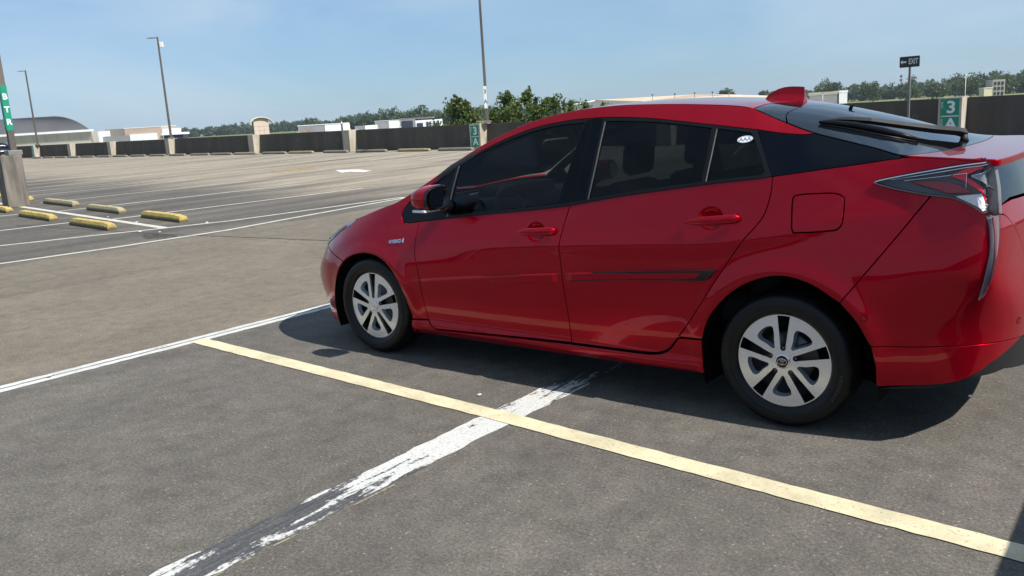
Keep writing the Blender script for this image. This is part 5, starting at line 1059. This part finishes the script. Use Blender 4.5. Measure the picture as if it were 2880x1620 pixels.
MIRROR = mat('mirror_glass', (.55, .57, .60), .02, 1.0)
TURN = Matrix.Rotation(R(14), 3, 'Z') @ Matrix.Rotation(R(-1), 3, 'Y'); gm = [cc+TURN @ ((V[6*n+k]-cc)*.86)+Vector((.004, 0, 0)) for k in range(n)]
mg = ob('mirror_glass', gm, [tuple(range(n))[::-1]], MIRROR, mroot)

# mirror arm and indicator
tube_ob('mirror_arm', [mc+Vector((-.02, .10, -.045)), mc+Vector((-.03, .14, -.062)), mc+Vector((-.05, .19, -.075))], [.040, .042, .048], BLACK_GLOSS, mroot, 12)
box('turn_indicator', (mc.x-.085, mc.y-.085, mc.z-.078), (mc.x+.012, mc.y+.05, mc.z-.062), mat('indicator_lens', (.70, .72, .76), .1, .2, 1.0), mroot, .006)
# wheels
def wheel(cx, cy, emblem, sgn=1):
    w = empty('wheel', (cx, cy, .316)); w.parent = car
    TR = .318; prof = [(.205, .060), (.212, .020), (.217, -.006), (.232, -.018), (.262, -.026), (.285, -.022), (.300, -.010), (.3085, .004), (.3125, .018), (.3165, .040), (.318, .075), (.318, .120), (.3165, .155), (.305, .190), (.27, .205), (.21, .19)]
    NS = 216
    def mod(i, j):
        return -.0045 if (7 <= i <= 9 and j % 3 == 0) else 0.
    V, Fc = lathe(prof, NS, 'y', mod)
    V = [(x, y*sgn, max(z, -.316)) for x, y, z in V]
    if sgn < 0: Fc = [f[::-1] for f in Fc]
    ty = ob('tyre', V, Fc, RUBBER, w, True)
    Vl, Fl = lathe([(.2485, -.0262), (.2500, -.0275), (.2515, -.0262)], 96, 'y'); ob('sidewall_rib', [(x, y*sgn, z) for x, y, z in Vl], Fl, RUBBER, ty, True)
    Vl, Fl = lathe([(.2785, -.0245), (.2800, -.0258), (.2815, -.0243)], 96, 'y'); ob('sidewall_rib', [(x, y*sgn, z) for x, y, z in Vl], Fl, RUBBER, ty, True)
    if sgn < 0:
        V, Fc = lathe([(.0, .012), (.10, .008), (.2, .004), (.212, .02)], 32, 'y'); ob('wheel_cover', [(x, -y, z) for x, y, z in V], [f[::-1] for f in Fc], SILVER, w, True); return w
    # raised sidewall lettering blocks
    for k in range(11):
        a = R(-32)+k*R(2.6); bm = bmesh.new(); M = Matrix.Rotation(-a, 3, 'Y')
        bbox(bm, (.262, -.0285, -.0022 if k % 3 else -.004), (.276, -.024, .0022), M); obm('sidewall_letter', bm, mat('raised_rubber', (.03, .03, .032), .45) if k == 0 and 'raised_rubber' not in bpy.data.materials else bpy.data.materials['raised_rubber'], ty)
    # rim barrel and dark steel wheel behind the cover
    V, Fc = lathe([(.216, -.004), (.213, .000), (.207, .012), (.202, .06), (.19, .10), (.0, .10)], 64, 'y'); ob('rim', V, Fc, STEEL_BLACK, w, True)
    V, Fc = lathe([(.125, .062), (.120, .052), (.05, .052)], 48, 'y'); ob('brake_disc', V, Fc, mat('brake_disc', (.10, .10, .105), .4, .8) if 'brake_disc' not in bpy.data.materials else bpy.data.materials['brake_disc'], w, True)
    bm = bmesh.new(); bbox(bm, (.08, .02, -.05), (.155, .055, .05), Matrix.Rotation(R(-18), 3, 'Y')); obm('brake_caliper', bm, STEEL_BLACK, w)
    # cover: five petals, dark slots between, D-shaped openings
    def face(r): return -.002-.010*np.clip((.2-r)/.2, 0, 1)+.010*np.exp(-(r/.05)**2)*0
    outer = [(.2085*math.cos(t), .2085*math.sin(t)) for t in np.linspace(0, 2*math.pi, 120, endpoint=False)]
    holes = []; opens = []
    for k in range(5):
        a = R(90+72*k); c, s = math.cos(a), math.sin(a); rt = lambda r, q: (r*c-q*s, r*s+q*c)
        arc = [rt(math.sqrt(.2035**2-q*q), q) for q in np.linspace(-.0275, .0275, 5)]
        holes.append([rt(.066, -.0115), *[(x, y) for x, y in arc], rt(.066, .0115)]+[rt(.060+.0125*math.cos(t), .0125*math.sin(t)) for t in np.linspace(R(60), R(300), 9)])
        a2 = a+R(36); c2, s2 = math.cos(a2), math.sin(a2); r2 = lambda r, q: (r*c2-q*s2, r*s2+q*c2)
        opens.append(crom([r2(.068, -.004), r2(.098, -.021), r2(.130, -.041), r2(.152, -.046), r2(.163, -.026), r2(.163, .006), r2(.152, .034), r2(.132, .036), r2(.102, .019), r2(.072, .007), r2(.068, -.004)], 4)[:-1])
    cov = panel('wheel_cover', outer, lambda u, v: np.stack([u, face(np.hypot(u, v)), v], -1), SILVER, w, .014, gap=.0005, depth=.018, holes=holes+opens, outward=(0, -1, 0), roll=.005)
    cov.scale = (1.03, 1, 1.03)
    for op in opens:
        q = np.array(op); cq = q.mean(0); n = len(q); V = [(x, face(math.hypot(x, y))-.0008, y) for x, y in q]+[(cq[0]+(x-cq[0])*.80, face(math.hypot(x, y))+.026, cq[1]+(y-cq[1])*.80) for x, y in q]
        ob('cover_bevel', V, [(i, (i+1) % n, n+(i+1) % n, n+i)[::-1] for i in range(n)], SILVER_DARK, cov, True)
    for k in range(5):
        a = R(90+72*k); V, Fc = tube([(.060*math.cos(a), .010, .060*math.sin(a)), (.060*math.cos(a), -.004, .060*math.sin(a)), (.060*math.cos(a), -.008, .060*math.sin(a))], [.0085, .0085, .005], 8)
        ob('lug_nut', V, Fc, mat('lug_nut_steel', (.12, .12, .125), .4, .9) if 'lug_nut_steel' not in bpy.data.materials else bpy.data.materials['lug_nut_steel'], w, True)
    V, Fc = lathe([(.034, -.010), (.033, -.0155), (.029, -.0165), (.0, -.0168)], 40, 'y'); cap = ob('centre_cap', V, Fc, CHROME if emblem else SILVER, w, True)
    if emblem:
        rot = Matrix.Rotation(R(90), 4, 'X')
        def rg(nm, a, b, mm, z=0.0, off=(0, 0)):
            o = ring_plate(nm, a, b, .0, .0016, mm, cap); o.matrix_local = Matrix.Translation((off[0], -.0170-z, off[1])) @ rot; return o
        o = plate('cap_face', ellipse(.0275, .0275, 36), 0, .0008, BLACK_GLOSS, cap); o.matrix_local = Matrix.Translation((0, -.0168, 0)) @ rot
        rg('emblem_ring', ellipse(.0225, .0155, 36), ellipse(.0200, .0130, 36), CHROME, .0007)
        rg('emblem_ring', ellipse(.0062, .0147, 30), ellipse(.0040, .0125, 30), CHROME, .0009)
        rg('emblem_ring', ellipse(.0150, .0058, 30), ellipse(.0128, .0038, 30), CHROME, .0011, (0, .0085))
    for o in [x for x in bpy.data.objects if x.parent == w]: pass
    return w
    
w1 = wheel(1.352, -.838, True); w2 = wheel(-1.35, -.835, False)
w3 = wheel(1.352, .838, False, -1); w4 = wheel(-1.35, .835, False, -1)
# wheel wells, floor, inner shell
def well(xc, zc, r):
    V = []; Fc = []; n = 28
    for y in (-.845, -.56):
        for k in range(n+1):
            a = R(-25)+R(230)*k/n; V.append((xc+r*math.cos(a), y, zc+r*math.sin(a)))
    for k in range(n): Fc.append((k, k+1, n+2+k, n+1+k))
    V.append((xc, -.56, zc)); ci = len(V)-1
    for k in range(n): Fc.append((n+1+k, n+2+k, ci))
    return ob('wheel_well', V, Fc, SHELL, car, True)
wl1 = well(1.355, .325, .42); wl2 = well(-1.35, .305, .385)
box('underbody_light_stop', (-1.95, -.60, .20), (1.85, .60, .34), SHELL, car); 
box('underbody_light_stop', (1.60, -.70, .32), (2.05, .70, .40), SHELL, car)  # rear pan added to close a sunlit stripe under the bumper
box('underbody_light_stop', (2.05, -.30, .33), (2.165, .30, .90), SHELL, car)  # unseen block added to keep sun from leaking through the rear centre
box('underbody_light_stop', (2.16, -.035, .288), (2.236, .035, .92), SHELL, car)  # second hidden block, added to shut the light slit between bumper halves
lin = panel('door_lining', [(s_, float(belt_z(s_))-.09) for s_ in np.linspace(-.95, 1.25, 30)]+[(s_, float(belt_z(s_))+.016) for s_ in np.linspace(1.25, -.95, 30)], sideF(-.022), DASH, car, .04, gap=.001, depth=.01); far_side(lin)
box('underbody_light_stop', (-.95, -.80, .195), (.95, .80, .255), SHELL, car)
inner = panel('inner_body', [(-2.0, .60), (-1.602, .60)]+ARCH_F[1:]+[(-.98, .20), (.95, .22)]+ARCH_R+ARCH_RB[1:]+[(1.79, .29), (2.08, .325), (2.16, .36), (2.30, .37), (2.95, .34), (2.95, 1.0), (2.16, 1.0), (2.12, 1.18), (1.80, 1.19)]+rv(belt_pts(-1.02, 1.75, 30)), sideF(-.036), SHELL, car, .06, gap=.004, depth=.004)
inner_top = []
for p_ in (fender, fdoor, rdoor, quarter, rocker, rbump, rlow, diff, fbump, rail, cpil, frame, *wins, *seal_hl, bpil, belt_m, hatch, rwin, stripL, inner, wl1, wl2, hl): far_side(p_)
lf = far_side(lampS); far_side(LENSO).parent = lf; lf.children[0].scale = (1, 1, 1)
for L_ in LP:
    c_ = L_.copy(); C.objects.link(c_); c_.parent = lf
mrr = mroot.copy(); C.objects.link(mrr); mrr.parent = car; mrr.scale = (1, -1, 1)
for ch in [x for x in bpy.data.objects if x.parent == mroot]:
    c_ = ch.copy(); C.objects.link(c_); c_.parent = mrr
# cabin
def rbox(nm, lo, hi, m, bev, parent=None, rot=None, piv=None):
    bm = bmesh.new(); bbox(bm, lo, hi); bmesh.ops.bevel(bm, geom=bm.edges[:], offset=bev, segments=3, affect='EDGES', profile=.5)
    if rot:
        for v in bm.verts: v.co = Vector(piv)+Matrix.Rotation(rot, 3, 'Y') @ (v.co-Vector(piv))
    return obm(nm, bm, m, parent or car, True)
for y in (-.36, .36):
    st_ = rbox('front_seat', (-.30, y-.24, .38), (.22, y+.24, .56), FABRIC, .06)
    rbox('seat_back', (.14, y-.23, .52), (.28, y+.23, 1.10), FABRIC, .06, st_, .22, (.2, y, .52))
    rbox('headrest', (.30, y-.125, 1.12), (.39, y+.125, 1.30), FABRIC, .045, st_, .12, (.3, y, 1.1))
rs = rbox('rear_seat', (.66, -.62, .40), (1.12, .62, .56), FABRIC, .06)
rbox('seat_back', (1.06, -.62, .50), (1.20, .62, 1.06), FABRIC, .06, rs, .3, (1.1, 0, .5))
for y in (-.42, .42): rbox('headrest', (1.22, y-.12, 1.06), (1.30, y+.12, 1.20), FABRIC, .04, rs)
dsh = rbox('dashboard', (-1.10, -.70, .62), (-.62, .70, .965), DASH, .06)
rbox('instrument_hood', (-.90, -.28, .92), (-.66, .28, 1.03), DASH, .03, dsh)
rbox('centre_console', (-.62, -.12, .40), (.10, .12, .68), DASH, .04)
V, Fc = tube([Vector((-.50, -.36, .86))+Matrix.Rotation(R(-24), 3, 'Y') @ Vector((0, .185*math.cos(t), .185*math.sin(t))) for t in np.linspace(0, 2*math.pi, 37)], .017, 8); sw = ob('steering_wheel', V, Fc, DASH, car, True)
tube_ob('steering_hub', [(-.50, -.36, .86), (-.62, -.36, .80), (-.72, -.36, .76)], [.07, .05, .05], DASH, sw, 12)
for a in (90, 210, 330): tube_ob('steering_spoke', [(-.505, -.36, .86), Vector((-.50, -.36, .86))+Matrix.Rotation(R(-24), 3, 'Y') @ Vector((0, .185*math.cos(R(a)+R(0)), -.185*math.sin(R(a))))], .014, DASH, sw, 6)
rvm = rbox('rear_view_mirror', (-.47, -.13, 1.235), (-.43, .13, 1.315), DASH, .02); tube_ob('mirror_stalk', [(-.45, 0, 1.31), (-.52, 0, 1.345)], .012, DASH, rvm, 8)
for sy in (-1, 1):
    pl_ = tube_ob('pillar_lining', [(.20, sy*.735, .95), (.205, sy*.665, 1.2), (.21, sy*.545, 1.39)], [.055, .045, .035], DASH, car, 8)
    tube_ob('pillar_lining', [(-1.02, sy*.70, 1.0), (-.75, sy*.655, 1.17), (-.45, sy*.60, 1.31), (-.15, sy*.555, 1.405)], .032, DASH, car, 8)
head = panel('headliner', mirror_t([(-.32, 0), (-.30, -.96)]+[(x, -.96) for x in np.linspace(-.2, 1.2, 10)]+[(1.25, -.95), (1.25, 0)]), topF(-.035), DASH, car, .08, outward=(0, 0, 1), gap=.004, depth=.01)
rbox('parcel_shelf', (1.25, -.60, 1.02), (2.05, .60, 1.06), DASH, .015)

# ---------------------------------------------------------------- the vehicle behind, whose shadow enters the picture
suv = empty('parked_suv', (3.24, -1.92, 0)); tag(suv, 'dark grey suv parked behind the red car, throwing the corner shadow', 'suv')
SUVP = mat('dark_grey_paint', (.035, .037, .042), .3, .5, 1.0)
def extrude_profile(nm, prof, hw0, hw1, zsplit, m, parent):
    n = len(prof); V = []
    for sgn in (-1, 1):
        for x, z in prof: V.append((x, sgn*(hw0 if z < zsplit else hw0+(hw1-hw0)*min(1, (z-zsplit)/.65)), z))
    bm = bmesh.new(); vs2 = [bm.verts.new(v) for v in V]
    bm.faces.new(vs2[:n]); bm.faces.new(vs2[n:][::-1])
    for i in range(n): bm.faces.new((vs2[i], vs2[n+i], vs2[n+(i+1) % n], vs2[(i+1) % n]))
    bmesh.ops.recalc_face_normals(bm, faces=bm.faces[:]); bmesh.ops.bevel(bm, geom=bm.edges[:], offset=.035, segments=2, affect='EDGES'); return obm(nm, bm, m, parent, False)
extrude_profile('body', [(.02, .30), (0, .62), (.02, .98), (.14, 1.04), (1.05, 1.12), (4.55, 1.12), (4.66, .95), (4.68, .45), (4.60, .30)], .96, .96, 9, SUVP, suv)
extrude_profile('cabin', [(1.0, 1.09), (1.72, 1.66), (2.2, 1.72), (4.1, 1.70), (4.5, 1.10)], .94, .72, 1.1, SUVP, suv)
ob('windscreen', [(1.06, -.82, 1.16), (1.06, .82, 1.16), (1.68, .70, 1.645), (1.68, -.70, 1.645)], [(0, 1, 2, 3)], BLACK_GLOSS, suv).location = (-.03, 0, .03)
for sy in (-1, 1):
    for a, b, c_, d_ in ((1.35, 2.55, 2.55, 1.80), (2.65, 3.6, 3.6, 2.65), (3.7, 4.25, 4.05, 3.7)):
        V = [(a, sy*.935, 1.17), (b, sy*.935, 1.17), (c_, sy*.755, 1.63), (d_, sy*.755, 1.63)]; ob('side_window', V, [(0, 1, 2, 3) if sy < 0 else (3, 2, 1, 0)], BLACK_GLOSS, suv).location = (0, sy*.012, 0)
box('grille', (-.03, -.55, .62), (.02, .55, .86), BLACK_PLASTIC, suv, .01); box('front_bumper', (-.06, -.94, .32), (.12, .94, .56), BLACK_PLASTIC, suv, .03)
for sy in (-.76, .76): box('headlamp', (-.025, sy-.17, .72), (.06, sy+.17, .88), LAMP_SILVER, suv, .02)
for x in (.95, 3.75):
    for sy in (-1, 1):
        wv = empty('wheel', (x, sy*.90, .36)); wv.parent = suv; V, Fc = lathe([(.22, -.01), (.24, -.02), (.33, -.015), (.36, .03), (.36, .18), (.3, .2)], 40, 'y'); ob('tyre', [(a, b*-sy*-1, c) for a, b, c in V], Fc, RUBBER, wv, True); V, Fc = lathe([(0, -.012), (.08, -.02), (.22, -.012), (.23, .02)], 30, 'y'); ob('rim', [(a, b*-sy*-1, c) for a, b, c in V], Fc, SILVER, wv, True)
